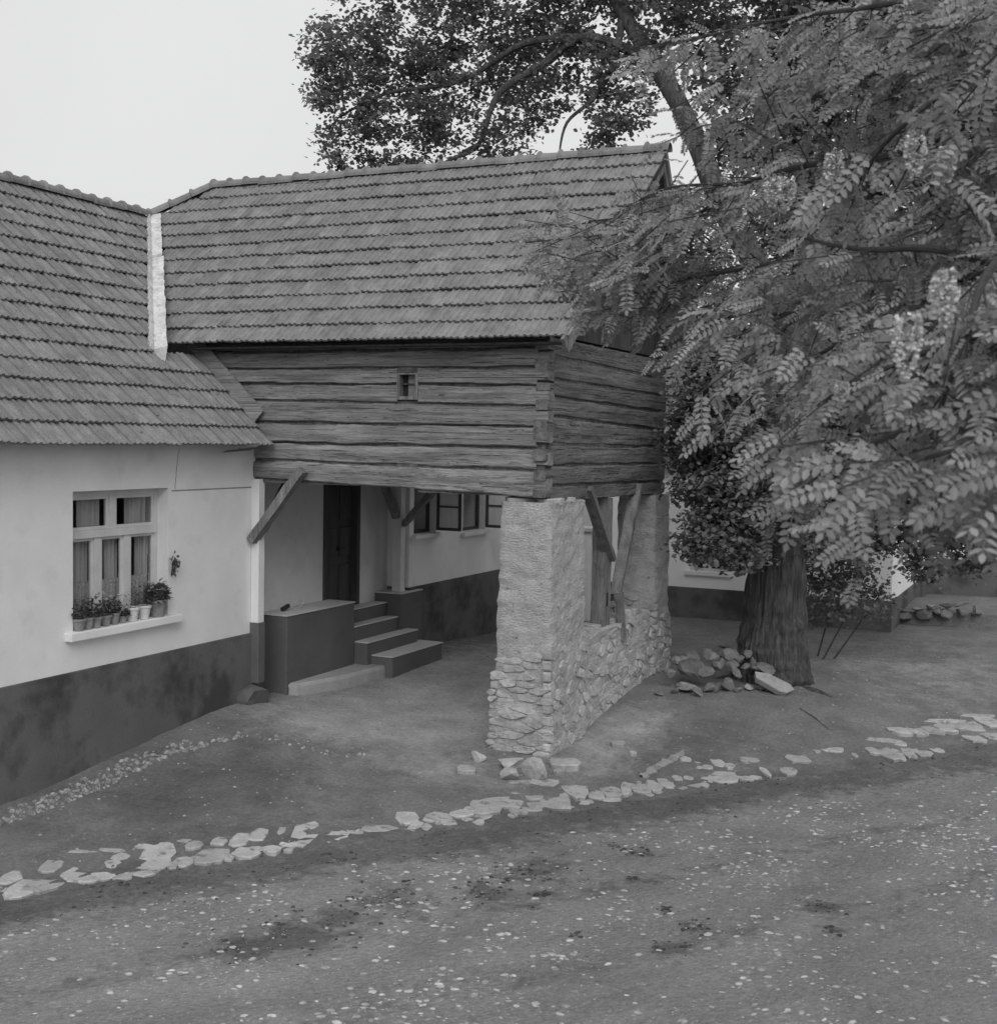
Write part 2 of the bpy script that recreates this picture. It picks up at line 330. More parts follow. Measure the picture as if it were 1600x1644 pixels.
LIMBS=[('trunk', [(1.67, 4.54, -0.52, 0.66), (1.66, 4.58, 0.16, 0.6), (1.67, 4.61, 0.66, 0.52), (1.67, 4.65, 1.2, 0.45), (1.7, 4.61, 2.02, 0.4), (1.75, 4.68, 2.92, 0.37), (1.87, 4.69, 3.73, 0.35), (1.97, 4.67, 4.53, 0.34), (1.98, 4.71, 4.98, 0.32)]), ('limb', [(1.97, 4.69, 4.71, 0.26), (1.81, 4.32, 5.39, 0.22), (1.31, 4.47, 6.21, 0.19), (0.67, 4.68, 7.26, 0.17), (0.23, 4.98, 8.16, 0.155), (-0.21, 5.26, 8.92, 0.145), (-0.71, 5.52, 9.65, 0.13), (-1.28, 5.75, 10.5, 0.11), (-1.93, 5.73, 11.56, 0.08)]), ('limb', [(1.97, 4.69, 4.8, 0.27), (2.24, 4.89, 5.96, 0.24), (2.67, 5.18, 7.39, 0.2), (2.89, 5.62, 9.06, 0.16), (2.98, 5.78, 10.86, 0.1)]), ('limb', [(1.97, 4.69, 4.89, 0.26), (1.95, 4.99, 6.16, 0.22), (1.73, 5.43, 7.69, 0.18), (1.44, 5.85, 9.46, 0.14), (1.19, 6.08, 11.41, 0.1)]), ('limb', [(-0.71, 5.52, 9.65, 0.09), (-1.8, 5.48, 10.1, 0.08), (-2.49, 5.35, 9.7, 0.07), (-3.1, 5.04, 9.24, 0.05), (-3.36, 4.86, 8.41, 0.035), (-3.77, 4.66, 8.16, 0.03), (-4.01, 4.53, 7.95, 0.022), (-4.34, 4.45, 7.43, 0.015)]), ('limb', [(-1.28, 5.75, 10.5, 0.07), (-1.31, 5.46, 9.65, 0.05), (-1.48, 5.12, 9.05, 0.035), (-1.86, 4.92, 8.64, 0.025), (-1.95, 4.84, 8.12, 0.012)]), ('limb', [(-1.8, 5.48, 10.1, 0.07), (-2.9, 5.52, 10.14, 0.055), (-3.89, 5.24, 9.57, 0.04), (-5.04, 4.8, 9.37, 0.03), (-5.77, 4.43, 8.94, 0.015)]), ('limb', [(2.0, 4.08, 3.82, 0.09), (1.63, 3.59, 3.89, 0.07), (1.23, 3.16, 3.63, 0.05), (0.98, 2.9, 3.04, 0.02)]), ('limb', [(2.67, 5.18, 7.39, 0.1), (3.32, 5.3, 7.89, 0.07), (4.04, 5.44, 8.21, 0.03)]), ('limb', [(-3.36, 4.86, 8.41, 0.04), (-3.56, 4.87, 8.35, 0.03), (-3.7, 4.8, 8.23, 0.025), (-3.8, 4.74, 7.99, 0.02), (-3.86, 4.7, 7.74, 0.015)]), ('limb', [(1.91, 3.89, 3.13, 0.06), (1.75, 3.45, 2.63, 0.04), (1.55, 3.11, 2.22, 0.02)])]
BLOBS=[(-5.60,4.54,9.35,0.67),(-5.70,4.43,8.43,0.39),(-5.07,5.25,9.69,0.68),(-4.01,5.05,9.13,0.61),(-3.94,5.80,9.92,0.63),(-5.41,4.82,8.84,0.52),(-4.36,5.08,8.71,0.46),(-3.16,5.19,8.64,0.51),(-2.85,5.70,9.18,0.56),(-3.27,6.11,9.94,0.63),(-1.94,5.60,9.56,0.60),(-1.28,5.43,8.87,0.49),(-1.56,5.50,8.57,0.38),(-1.07,5.55,9.36,0.49),(-5.79,4.25,9.65,0.46),(-5.29,4.84,8.33,0.29),(-4.77,5.19,8.31,0.26),(-5.75,4.75,10.34,0.73),(-4.73,5.47,10.54,0.84),(-3.40,6.10,10.77,0.94),(-1.99,6.21,10.73,0.92),(-0.46,5.78,10.22,0.78),(-5.15,5.34,11.68,0.94),(-3.64,6.06,11.92,1.26),(-1.58,5.91,11.67,1.20),(0.35,5.65,10.83,1.04),(0.64,5.46,9.25,0.56),(1.38,5.49,9.55,0.74),(0.74,5.22,8.17,0.42),(1.42,5.44,8.44,0.74),(2.25,5.30,8.87,0.81),(3.05,5.70,9.24,0.81),(3.84,5.60,8.70,0.79),(2.26,5.45,7.65,0.73),(1.41,5.25,7.22,0.64),(3.14,5.43,7.76,0.80),(3.90,5.53,7.20,0.79),(2.14,5.33,6.56,0.73),(3.03,5.29,6.34,0.80),(3.97,5.36,5.79,0.79),(1.58,5.13,5.83,0.46),(2.39,5.15,5.45,0.72),(3.27,5.10,5.08,0.79),(4.02,5.30,4.56,0.79),(1.48,4.47,4.97,0.45),(1.03,4.40,5.41,0.40),(2.77,5.25,4.29,0.63),(3.47,6.00,3.95,0.55),(4.54,5.62,7.35,0.96),(4.63,5.53,5.44,0.96),(4.29,5.85,9.32,0.97),(1.89,5.48,10.74,1.18),(3.44,5.53,10.53,1.23),(1.05,3.20,3.79,0.41),(1.51,3.41,3.72,0.55),(1.93,3.48,3.48,0.42),(1.07,3.05,3.04,0.35),(1.51,3.14,3.05,0.46),(1.85,3.30,3.06,0.40),(0.79,3.44,4.31,0.31),(1.02,3.56,4.48,0.41),(1.02,2.88,2.54,0.25),(1.23,2.98,2.54,0.38),(1.54,3.11,2.38,0.23),(1.45,3.75,4.32,0.43),(1.00,2.85,2.25,0.17),(1.58,3.00,2.10,0.12),(0.80,3.17,3.45,0.20),(0.61,3.84,4.85,0.28),(0.89,3.98,5.03,0.35),(2.26,5.20,3.83,0.55),(2.32,5.28,2.92,0.50),(2.85,5.55,3.12,0.55),(2.71,5.76,2.36,0.42),(3.34,5.97,2.66,0.56),(3.17,5.72,3.49,0.55),(3.92,6.15,3.04,0.64),(2.15,4.84,2.39,0.34),(1.94,3.54,2.63,0.34),(0.54,3.73,3.79,0.30),(1.10,3.73,3.11,0.39),(3.58,6.37,2.08,0.38),(4.27,6.49,2.39,0.56),(0.72,3.78,3.27,0.35)]
SHRUB=[(1.91,6.00,1.58,0.43),(2.26,6.39,1.67,0.48),(2.54,6.50,1.38,0.44),(2.22,6.13,1.30,0.36),(2.80,6.62,1.29,0.29),(1.96,6.16,1.96,0.39),(2.34,6.68,2.09,0.39)]
RBRANCH=[[(5.85, -6.47, 6.02), (5.3, -6.51, 5.84), (4.85, -6.4, 5.74), (4.16, -6.16, 5.81), (3.58, -5.99, 5.85)], [(5.86, -6.49, 5.57), (5.25, -6.79, 5.35), (4.75, -6.7, 5.19), (4.22, -6.39, 5.23), (3.74, -5.96, 5.24), (3.27, -5.52, 5.12), (2.63, -5.16, 5.02), (2.08, -4.97, 5.1)], [(5.88, -6.74, 5.08), (5.23, -7.05, 4.86), (4.73, -6.85, 4.79), (4.05, -6.29, 4.73), (3.27, -5.77, 4.71), (2.76, -5.45, 4.71)], [(5.88, -7.09, 4.73), (5.32, -7.59, 4.47), (4.88, -7.47, 4.42), (4.33, -6.95, 4.38), (3.78, -6.44, 4.41)], [(5.86, -7.67, 4.39), (5.37, -8.36, 4.16), (5.01, -8.43, 4.03), (4.71, -8.25, 3.89), (4.53, -8.11, 3.76)], [(5.88, -7.68, 4.14), (5.4, -8.69, 3.92), (5.08, -8.86, 3.76), (4.83, -8.64, 3.66), (4.72, -8.48, 3.61)], [(5.88, -7.69, 4.01), (5.46, -9.11, 3.8), (5.27, -9.21, 3.7), (5.13, -9.06, 3.66), (5.05, -8.88, 3.63)], [(5.85, -6.48, 5.81), (5.26, -7.9, 5.25), (4.93, -8.07, 4.99), (4.67, -7.65, 4.84)], [(5.87, -7.09, 4.87), (5.37, -8.45, 4.42), (5.26, -8.75, 4.09), (5.19, -8.8, 3.83)], [(4.22, -6.39, 5.23), (3.75, -5.93, 5.59), (3.41, -5.64, 5.69)], [(4.05, -6.29, 4.73), (3.78, -6.2, 4.57), (3.5, -6.12, 4.48)], [(3.74, -5.96, 5.24), (3.12, -5.35, 5.38), (2.73, -5.1, 5.33)], [(3.27, -5.52, 5.12), (2.7, -5.12, 5.24), (2.08, -4.74, 5.29)], [(4.33, -6.95, 4.38), (4.09, -6.85, 4.2), (3.87, -6.63, 4.12)], [(4.88, -7.47, 4.39), (4.55, -7.42, 4.15), (4.2, -7.15, 4.02)], [(5.83, -6.45, 6.32), (5.3, -6.72, 6.04), (4.74, -6.77, 5.92), (4.08, -6.63, 5.95), (3.4, -6.29, 6.0)], [(5.88, -7.69, 4.01), (5.45, -8.35, 3.77), (5.1, -8.07, 3.75), (4.82, -7.77, 3.64), (4.61, -7.65, 3.58)], [(5.32, -7.59, 4.47), (5.04, -7.83, 4.53), (4.71, -7.65, 4.57), (4.37, -7.35, 4.69)]]
RTRUNK=(5.94,-6.57)
FLOWERS=[(4.65,-7.99,4.84,0.16),(5.02,-8.37,4.80,0.15),(5.13,-8.32,4.77,0.13),(4.28,-7.50,4.88,0.14),(4.32,-7.37,4.89,0.15),(5.25,-9.41,4.15,0.16),(5.14,-9.36,4.01,0.19),(4.88,-8.94,3.89,0.06)]
EDGE=[(-3.11,-7.02),(-2.62,-6.29),(-2.33,-5.91),(-2.06,-5.45),(-1.45,-4.62),(-0.83,-3.66),(-0.18,-3.03),(0.30,-2.39),(0.75,-1.69),(1.56,-0.70),(2.22,0.44),(2.92,1.13),(3.82,2.29),(4.34,3.04),(5.50,4.59),(7.06,6.37)]
MUD=[(0.57,-4.51,0.34,0.28),(0.37,-5.02,0.22,0.18),(0.30,-5.50,0.31,0.30),(0.15,-5.88,0.20,0.23),(1.14,-3.92,0.13,0.20),(-1.42,-5.21,0.34,0.13),(-0.39,-3.85,0.19,0.11),(1.35,-3.27,0.39,0.32),(1.24,-3.93,0.17,0.22),(2.03,-2.37,0.12,0.09),(1.76,-2.30,0.06,0.07),(3.02,-3.95,0.10,0.13),(2.95,-4.42,0.13,0.10),(3.82,-3.09,0.11,0.09),(4.00,-3.54,0.07,0.10),(1.65,-3.76,0.05,0.05),(2.71,-3.67,0.05,0.05),(1.67,-4.10,0.04,0.04),(2.23,-3.14,0.04,0.04),(2.24,-4.47,0.04,0.04)]
STRIP=[(-3.94,-5.15),(-3.69,-4.64),(-3.56,-3.92),(-3.59,-3.02),(-3.57,-2.34),(-3.39,-1.91),(-3.22,-1.31),(-2.76,-1.32),(-2.10,-1.41),(-1.52,-1.26)]
SPRAYS=[(5.62,-7.39,4.65,5.05,-7.31,4.27),(5.87,-7.19,4.70,5.34,-7.20,4.62),(5.25,-6.99,4.70,4.60,-7.35,4.45),(5.54,-6.61,5.50,5.14,-6.90,5.38),(5.31,-6.34,4.98,4.73,-6.75,4.53),(5.02,-6.61,5.21,4.52,-6.80,5.12),(5.39,-7.00,6.02,4.94,-7.02,5.72),(5.38,-6.18,4.82,4.75,-6.56,4.70),(5.52,-6.98,5.69,5.10,-6.89,5.71),(6.06,-9.49,3.94,5.52,-9.43,3.63),(5.68,-9.08,4.21,5.36,-9.05,3.91),(5.79,-7.64,4.49,5.35,-7.65,4.26),(4.20,-5.94,5.99,3.82,-5.77,5.74),(5.84,-9.22,3.90,5.28,-9.37,3.54),(5.24,-6.67,6.14,4.66,-6.93,5.71),(5.06,-8.06,4.20,4.66,-8.13,3.87),(6.03,-9.30,3.83,5.47,-9.46,3.54),(5.05,-6.36,5.71,4.55,-6.59,5.18),(5.67,-6.93,5.48,5.16,-7.20,5.05),(5.72,-7.54,4.33,5.19,-7.84,4.13),(5.50,-7.47,4.37,4.91,-7.63,4.19),(5.80,-8.41,4.18,5.26,-8.75,3.81),(5.71,-6.74,5.44,5.20,-6.91,4.93),(5.54,-8.35,3.88,5.17,-8.59,3.60),(5.32,-7.02,4.77,4.83,-7.28,4.37),(4.46,-5.57,6.33,3.86,-5.83,6.15),(5.16,-7.03,5.71,4.64,-6.99,5.68),(5.12,-7.06,5.12,4.80,-7.06,4.86),(4.87,-5.94,5.49,4.48,-6.08,5.33),(5.21,-6.42,6.12,4.72,-6.53,5.67),(5.78,-8.57,4.14,5.27,-8.97,3.81),(5.70,-8.51,3.62,5.26,-8.64,3.55),(5.77,-8.71,3.92,5.10,-8.86,3.68),(5.89,-9.39,4.00,5.50,-9.44,3.59),(5.83,-7.47,5.04,5.44,-7.63,4.85),(5.81,-7.22,5.14,5.37,-7.59,4.95),(5.42,-6.63,5.42,4.86,-6.59,5.16),(5.32,-7.86,4.13,4.77,-8.00,3.93),(5.62,-7.15,5.01,5.10,-7.52,4.80),(5.72,-8.14,3.94,5.18,-8.41,3.68),(5.31,-7.47,4.48,4.67,-7.50,4.24),(5.64,-6.71,5.37,5.19,-6.71,5.10),(5.93,-8.80,4.14,5.46,-8.83,3.87),(5.52,-6.85,5.56,4.88,-7.21,5.34),(5.92,-9.26,3.89,5.55,-9.42,3.57),(5.72,-9.30,3.92,5.39,-9.42,3.60),(3.99,-6.39,5.04,3.40,-6.32,4.98),(5.24,-6.16,5.93,4.70,-6.21,5.86),(5.16,-7.29,4.42,4.52,-7.29,4.33),(5.11,-7.22,4.52,4.68,-7.35,4.25),(5.64,-7.15,5.22,5.14,-7.42,5.05),(5.45,-7.53,5.38,5.08,-7.40,5.22),(5.50,-7.32,5.93,5.05,-7.30,5.57),(5.95,-6.86,5.54,5.38,-6.94,5.44),(4.83,-6.25,5.55,4.43,-6.52,5.35),(5.74,-7.48,4.47,5.22,-7.67,4.18),(5.30,-8.07,4.08,4.90,-8.37,3.96),(5.42,-7.20,4.99,4.97,-7.28,4.59),(3.42,-5.79,5.12,2.96,-6.12,4.89),(4.76,-6.49,5.69,4.29,-6.59,5.56),(5.80,-6.57,6.04,5.29,-6.70,5.71),(5.43,-7.32,5.07,5.02,-7.26,5.01),(5.70,-6.93,5.23,5.11,-7.35,5.00),(5.37,-7.80,4.28,4.72,-7.95,4.17),(5.13,-6.72,5.84,4.70,-6.58,5.78),(4.64,-6.18,5.97,4.14,-6.25,5.92),(4.27,-5.33,5.56,3.70,-5.45,5.44),(3.66,-6.11,5.01,3.04,-6.37,4.66),(4.84,-6.56,4.90,4.31,-6.95,4.52),(5.17,-6.93,5.13,4.65,-6.83,5.09),(5.85,-9.20,3.95,5.39,-9.07,3.87),(4.90,-7.20,4.96,4.52,-7.12,4.76),(5.10,-6.28,5.44,4.49,-6.50,5.22),(5.90,-8.54,3.97,5.30,-8.81,3.67),(5.80,-9.59,3.93,5.40,-9.48,3.60),(4.32,-5.61,6.19,3.92,-5.85,6.03),(3.58,-5.96,4.87,2.99,-6.39,4.59),(4.35,-6.76,4.50,3.96,-6.89,4.36),(5.92,-8.54,3.95,5.32,-8.69,3.79),(5.84,-9.39,4.01,5.44,-9.45,3.62),(5.39,-7.19,5.08,4.95,-7.09,4.71),(5.53,-7.55,3.93,4.95,-7.71,3.83),(5.66,-8.70,3.86,5.10,-8.78,3.69),(5.14,-7.62,4.48,4.67,-7.95,3.95),(4.73,-6.83,4.51,4.32,-6.74,4.35),(5.45,-7.05,5.76,5.05,-7.25,5.43),(5.83,-8.67,3.82,5.27,-8.88,3.73),(5.08,-6.84,5.52,4.58,-6.96,5.36),(6.03,-8.66,4.13,5.47,-8.75,3.81),(5.37,-7.75,4.36,4.94,-7.77,4.29),(5.44,-7.67,4.67,5.08,-7.87,4.30),(5.48,-6.08,6.20,5.02,-6.40,5.73),(5.45,-7.80,4.33,5.10,-8.14,3.97),(6.09,-9.17,3.82,5.49,-9.38,3.68),(4.67,-6.03,5.82,4.32,-6.17,5.50),(5.17,-7.38,4.40,4.65,-7.67,3.93),(4.44,-5.69,5.18,3.96,-5.87,5.02),(5.39,-6.77,5.64,4.82,-7.02,5.48),(5.74,-8.09,4.51,5.20,-8.16,4.06),(5.84,-8.87,4.14,5.29,-9.03,3.75),(4.78,-6.59,5.77,4.16,-6.56,5.71),(5.82,-7.64,4.38,5.24,-8.08,3.93),(5.92,-8.76,4.19,5.47,-8.80,4.12),(5.35,-7.37,4.83,4.81,-7.45,4.62),(5.43,-6.04,6.00,4.80,-6.49,5.62),(5.64,-7.13,5.57,5.10,-7.20,5.50),(6.02,-8.57,4.24,5.45,-8.90,3.93),(5.74,-8.69,3.93,5.16,-8.63,3.75),(5.71,-8.26,3.62,5.21,-8.57,3.51),(5.64,-7.44,5.66,5.12,-7.52,5.54),(3.14,-5.41,5.05,2.54,-5.36,4.85),(5.91,-7.01,5.11,5.39,-7.31,5.00),(4.85,-6.69,5.01,4.46,-6.52,4.84),(5.98,-8.42,4.21,5.45,-8.38,3.80),(5.07,-6.27,5.36,4.62,-6.36,5.28),(5.28,-8.01,4.10,4.83,-7.93,3.68),(5.88,-7.82,5.06,5.37,-7.82,4.97),(5.51,-7.95,4.29,4.88,-8.27,3.93),(5.99,-7.79,4.46,5.44,-8.07,4.27),(5.15,-6.99,5.74,4.72,-7.10,5.43),(5.68,-7.81,4.31,5.17,-7.87,4.24),(4.55,-5.90,6.42,4.16,-6.02,6.07),(5.87,-7.67,4.20,5.43,-8.01,4.02),(5.20,-6.33,5.98,4.54,-6.43,5.76),(5.70,-7.88,4.59,5.18,-7.87,4.36),(3.45,-5.70,5.12,2.70,-5.82,4.98),(5.64,-7.25,5.38,5.17,-7.32,5.02),(4.68,-6.47,4.62,4.01,-6.51,4.35),(3.38,-5.68,4.94,2.68,-5.67,4.67),(5.16,-6.77,4.43,4.75,-6.96,4.33),(5.95,-8.82,4.42,5.40,-8.78,4.08),(5.21,-7.93,4.31,4.76,-8.28,3.93),(3.56,-6.24,5.17,3.13,-6.12,4.88),(4.08,-5.85,5.44,3.63,-5.77,5.24),(5.13,-7.07,4.89,4.77,-7.02,4.61),(4.81,-6.42,4.99,4.36,-6.69,4.67),(5.49,-6.15,5.40,4.85,-6.26,5.30),(5.57,-6.50,5.68,4.87,-6.66,5.60),(5.53,-8.12,4.30,5.12,-7.97,4.18),(4.70,-5.55,6.46,4.14,-5.73,6.05),(5.05,-7.07,5.70,4.59,-6.97,5.54),(5.97,-7.88,4.53,5.36,-7.85,4.43),(4.56,-6.71,4.92,4.14,-6.66,4.55),(5.69,-7.36,4.84,5.32,-7.62,4.46),(3.39,-5.24,5.04,2.93,-5.59,4.77),(4.90,-6.46,4.64,4.38,-6.75,4.46),(3.83,-5.96,4.74,3.51,-6.30,4.45),(4.65,-6.13,6.03,4.04,-6.14,5.75),(5.04,-6.02,5.50,4.40,-6.13,5.40),(5.14,-6.99,4.71,4.75,-6.99,4.38),(3.20,-5.58,4.68,2.63,-5.74,4.62),(3.14,-5.12,5.28,2.82,-5.17,5.16),(3.04,-5.07,4.77,2.62,-5.17,4.64),(3.51,-5.53,4.81,3.09,-5.63,4.64),(3.29,-5.03,4.73,2.83,-5.13,4.79),(3.27,-5.03,5.40,2.96,-5.08,5.25),(3.49,-5.84,4.74,2.93,-5.99,4.79),(2.94,-5.15,4.82,2.53,-5.24,4.69),(3.16,-5.80,4.61,2.67,-5.91,4.74),(3.45,-5.34,4.87,3.04,-5.42,4.83),(3.11,-5.37,4.91,2.70,-5.46,4.74),(2.88,-5.92,4.87,2.54,-5.98,4.71),(2.58,-5.38,5.12,2.12,-5.48,5.20),(3.44,-5.37,4.97,3.09,-5.43,4.91),(3.48,-5.16,4.93,3.05,-5.26,4.71),(3.65,-5.11,4.63,3.12,-5.24,4.76),(3.26,-6.03,4.52,2.89,-6.09,4.51),(2.92,-5.97,4.78,2.48,-6.06,4.89),(3.61,-5.41,4.91,3.05,-5.56,4.98),(3.60,-5.66,4.63,3.16,-5.76,4.59),(2.76,-5.71,5.11,2.30,-5.83,4.91),(3.42,-5.00,4.95,2.94,-5.13,4.68),(3.24,-5.23,4.88,2.73,-5.37,4.71),(3.32,-5.82,4.70,2.92,-5.90,4.69),(3.72,-5.63,4.82,3.20,-5.77,4.71),(2.68,-5.55,4.98,2.30,-5.62,4.97),(2.80,-6.11,4.96,2.43,-6.17,4.93),(2.99,-4.91,5.46,2.62,-4.98,5.29),(3.09,-6.00,4.46,2.74,-6.05,4.55),(3.47,-5.36,4.99,3.07,-5.44,4.81),(3.42,-5.33,4.57,2.98,-5.42,4.62),(3.73,-5.57,4.86,3.21,-5.70,4.87),(3.37,-5.73,5.23,2.92,-5.84,5.09),(3.57,-5.39,5.12,3.04,-5.53,5.11)]
# ================================================================ terrain
def gU(r2):
    return 0.5 * r2 * np.log(r2 + 1e-9)
GPA = np.array(GP, float)
_n = len(GPA)
_d2 = ((GPA[:, None, :2] - GPA[None, :, :2]) ** 2).sum(-1)
_A = np.hstack([np.ones((_n, 1)), GPA[:, :2]])
_W = np.linalg.solve(np.block([[gU(_d2) + np.eye(_n) * .02, _A], [_A.T, np.zeros((3, 3))]]), np.concatenate([GPA[:, 2], [0, 0, 0]]))
def gz(x, y):
    x = np.clip(np.asarray(x, float), -22, 22); y = np.clip(np.asarray(y, float), -24, 24)
    d2 = (x[..., None] - GPA[:, 0]) ** 2 + (y[..., None] - GPA[:, 1]) ** 2
    return gU(d2) @ _W[:_n] + _W[_n] + _W[_n + 1] * x + _W[_n + 2] * y
def g1(x, y):
    return float(gz(np.array([x]), np.array([y]))[0])

EDGEA = np.array(EDGE, float)
ext0 = EDGEA[0] + (EDGEA[0] - EDGEA[2]) / np.linalg.norm(EDGEA[0] - EDGEA[2]) * 60
ext1 = EDGEA[-1] + (EDGEA[-1] - EDGEA[-3]) / np.linalg.norm(EDGEA[-1] - EDGEA[-3]) * 60
EDGEX = np.vstack([ext0, EDGEA, ext1])
def edge_dist(x, y):
    """signed distance to the road edge, positive on the road"""
    p = np.stack([np.asarray(x, float), np.asarray(y, float)], -1)
    best = np.full(p.shape[:-1], 1e9); sg = np.ones(p.shape[:-1])
    for a, b in zip(EDGEX[:-1], EDGEX[1:]):
        ab = b - a; t = np.clip(((p - a) @ ab) / (ab @ ab), 0, 1)
        q = p - (a + t[..., None] * ab); d = np.sqrt((q ** 2).sum(-1))
        c = ab[0] * (p[..., 1] - a[1]) - ab[1] * (p[..., 0] - a[0])
        up = d < best
        best = np.where(up, d, best); sg = np.where(up, np.where(c < 0, 1., -1.), sg)
    return best * sg
def fnoise(x, y, s, seed=0.0, octv=3):
    out = np.zeros(x.shape); it = np.nditer([x, y], flags=['multi_index'])
    for a, b in it:
        out[it.multi_index] = mnoise.fractal((float(a) * s, float(b) * s, seed), 1.0, 2.0, octv)
    return out

def grid_mesh(name, X, Y, Z, attrs):
    ny, nx = X.shape
    v = np.stack([X, Y, Z], -1).reshape(-1, 3)
    i = np.arange((ny - 1) * (nx - 1)); r = i // (nx - 1); c = i % (nx - 1); a = r * nx + c
    f = np.stack([a, a + 1, a + nx + 1, a + nx], -1)
    m = bpy.data.meshes.new(name)
    m.from_pydata(v.tolist(), [], f.tolist())
    for k, val in attrs.items():
        at = m.attributes.new(k, 'FLOAT', 'POINT'); at.data.foreach_set('value', val.reshape(-1).astype(np.float32))
    m.polygons.foreach_set('use_smooth', [True] * len(m.polygons))
    m.update()
    return m

def add_attr(m, name, factor, nscale=9.0, namp=0.9):
    """multiply the base colour by 'factor' where the mesh attribute (a patch of different soil) is 1, with a ragged border"""
    nt = m.node_tree; L = nt.links; bs = nt.nodes['Principled BSDF']
    src = bs.inputs['Base Color'].links[0].from_socket
    at = nd(nt, 'ShaderNodeAttribute', attribute_name=name)
    geo = nd(nt, 'ShaderNodeNewGeometry')
    nz = nd(nt, 'ShaderNodeTexNoise'); nz.inputs['Scale'].default_value = nscale; nz.inputs['Detail'].default_value = 8; nz.inputs['Roughness'].default_value = 0.7
    L.new(geo.outputs['Position'], nz.inputs['Vector'])
    s = nd(nt, 'ShaderNodeMath', operation='SUBTRACT'); L.new(nz.outputs['Fac'], s.inputs[0]); s.inputs[1].default_value = 0.5
    k = nd(nt, 'ShaderNodeMath', operation='MULTIPLY_ADD'); L.new(s.outputs[0], k.inputs[0]); k.inputs[1].default_value = namp * 2; L.new(at.outputs['Fac'], k.inputs[2])
    r = nd(nt, 'ShaderNodeMapRange', clamp=True); r.inputs[1].default_value = 0.25; r.inputs[2].default_value = 0.75; r.inputs[3].default_value = 1.0; r.inputs[4].default_value = factor
    L.new(k.outputs[0], r.inputs[0])
    mu = nd(nt, 'ShaderNodeMath', operation='MULTIPLY'); L.new(src, mu.inputs[0]); L.new(r.outputs[0], mu.inputs[1])
    L.new(mu.outputs[0], bs.inputs['Base Color'])

M['yard'] = mat('trodden_earth', 0.135, 0.22, 1.6, rough=1.0, bump=0.8, bsc=22, fine=0.34, dist=0.025, spec=0.05, stains=(45, 0.63, 0.70, 1.6))
M['road'] = mat('dusty_stony_lane', 0.19, 0.285, 1.6, (0.6, 1, 1), rough=1.0, bump=0.9, bsc=30, fine=0.40, dist=0.03, spec=0.05, rotz=0.93, stains=(48, 0.60, 0.66, 1.7))
def axis(lo, hi, step, far):
    mid = list(np.arange(lo, hi + 1e-6, step)); a = []; d = step; x = lo
    while x > -far:
        d *= 1.35; x -= d; a.insert(0, x)
    b = []; d = step; x = mid[-1]
    while x < far:
        d *= 1.35; x += d; b.append(x)
    return np.array(a + mid + b)
gx = axis(-6.2, 8.0, 0.11, 900); gy = axis(-8.5, 13.5, 0.11, 900)
X, Y = np.meshgrid(gx, gy)
Z = gz(X, Y)
ED = edge_dist(X, Y)
near = (np.abs(X) < 9) & (np.abs(Y) < 15)
bum = np.zeros(X.shape)
xs, ys = X[near], Y[near]
bum[near] = 0.022 * fnoise(xs, ys, 1.3, 3.0, 4) + 0.008 * fnoise(xs, ys, 6.0, 8.0, 2)
def sstep(a, b, t):
    t = np.clip((t - a) / (b - a), 0, 1); return t * t * (3 - 2 * t)
Zy = Z + bum - 0.10 * sstep(0.0, 0.30, ED)
# paler, drier soil where people walk: under the granary and round the pillar
def blob(x0, y0, rx, ry, ang=0.0):
    c, s = math.cos(ang), math.sin(ang)
    u = ((X - x0) * c + (Y - y0) * s) / rx; v = (-(X - x0) * s + (Y - y0) * c) / ry
    return np.exp(-(u * u + v * v))
pale = np.clip(blob(-2.2, 0.5, 1.8, 1.3, .3) + blob(-2.6, 3.5, 1.5, 3) + 0.8 * blob(0.6, 1.0, 0.5, 1.6) + 0.4 * blob(3.6, 6.5, 2.2, 3.5) + .5 * blob(-.6, -1.1, 1.0, .6), 0, 1)
damp = np.clip(0.75 * np.exp(-((ED - .05) / .22) ** 2) + 0.9 * blob(-2.6, -3.0, 1.5, 1.7, 0.5) + 0.55 * blob(1.3, 1.2, .9, 1.8, -.5) + 0.5 * blob(-4.0, 5.5, .8, 3), 0, 1)
yard = link('ground', grid_mesh('ground', X, Y, Zy, {'pale': pale, 'damp': damp}), None, M['yard'])
add_attr(M['yard'], 'pale', 1.85, 5, 0.5)
add_attr(M['yard'], 'damp', 0.72, 6, 0.7)
tag(yard, 'bare trodden earth yard between the house and the lane', kind='structure')

# road: strips measured from its edge
seg = np.diff(EDGEX, axis=0); sl = np.sqrt((seg ** 2).sum(-1)); cum = np.concatenate([[0], np.cumsum(sl)])
ts = np.concatenate([np.linspace(0, 56, 15)[:-1], np.arange(56, cum[-1] - 56, 0.11), np.linspace(cum[-1] - 56, cum[-1], 15)])
ex = np.interp(ts, cum, EDGEX[:, 0]); ey = np.interp(ts, cum, EDGEX[:, 1])
nrm = np.array([0.80, -0.60])
ds = np.concatenate([np.arange(-.25, 7.0, 0.09), np.linspace(7.2, 14, 16)])
RX = ex[None, :] + nrm[0] * ds[:, None]; RY = ey[None, :] + nrm[1] * ds[:, None]
RZ = gz(RX, RY)
rb = np.zeros(RX.shape); inn = (np.abs(RX) < 10) & (np.abs(RY) < 12)
rb[inn] = 0.02 * fnoise(RX[inn], RY[inn], 1.1, 5.0, 4) + 0.012 * fnoise(RX[inn], RY[inn], 5.0, 9.0, 3)
DD = np.repeat(ds[:, None], RX.shape[1], 1)
RZ = RZ + rb - 0.02 * np.exp(-((DD - 0.4) / 0.30) ** 2) - 0.05 * sstep(0.14, -0.25, DD)
mud = 0.85 * np.exp(-((DD - 0.30) / 0.55) ** 2)
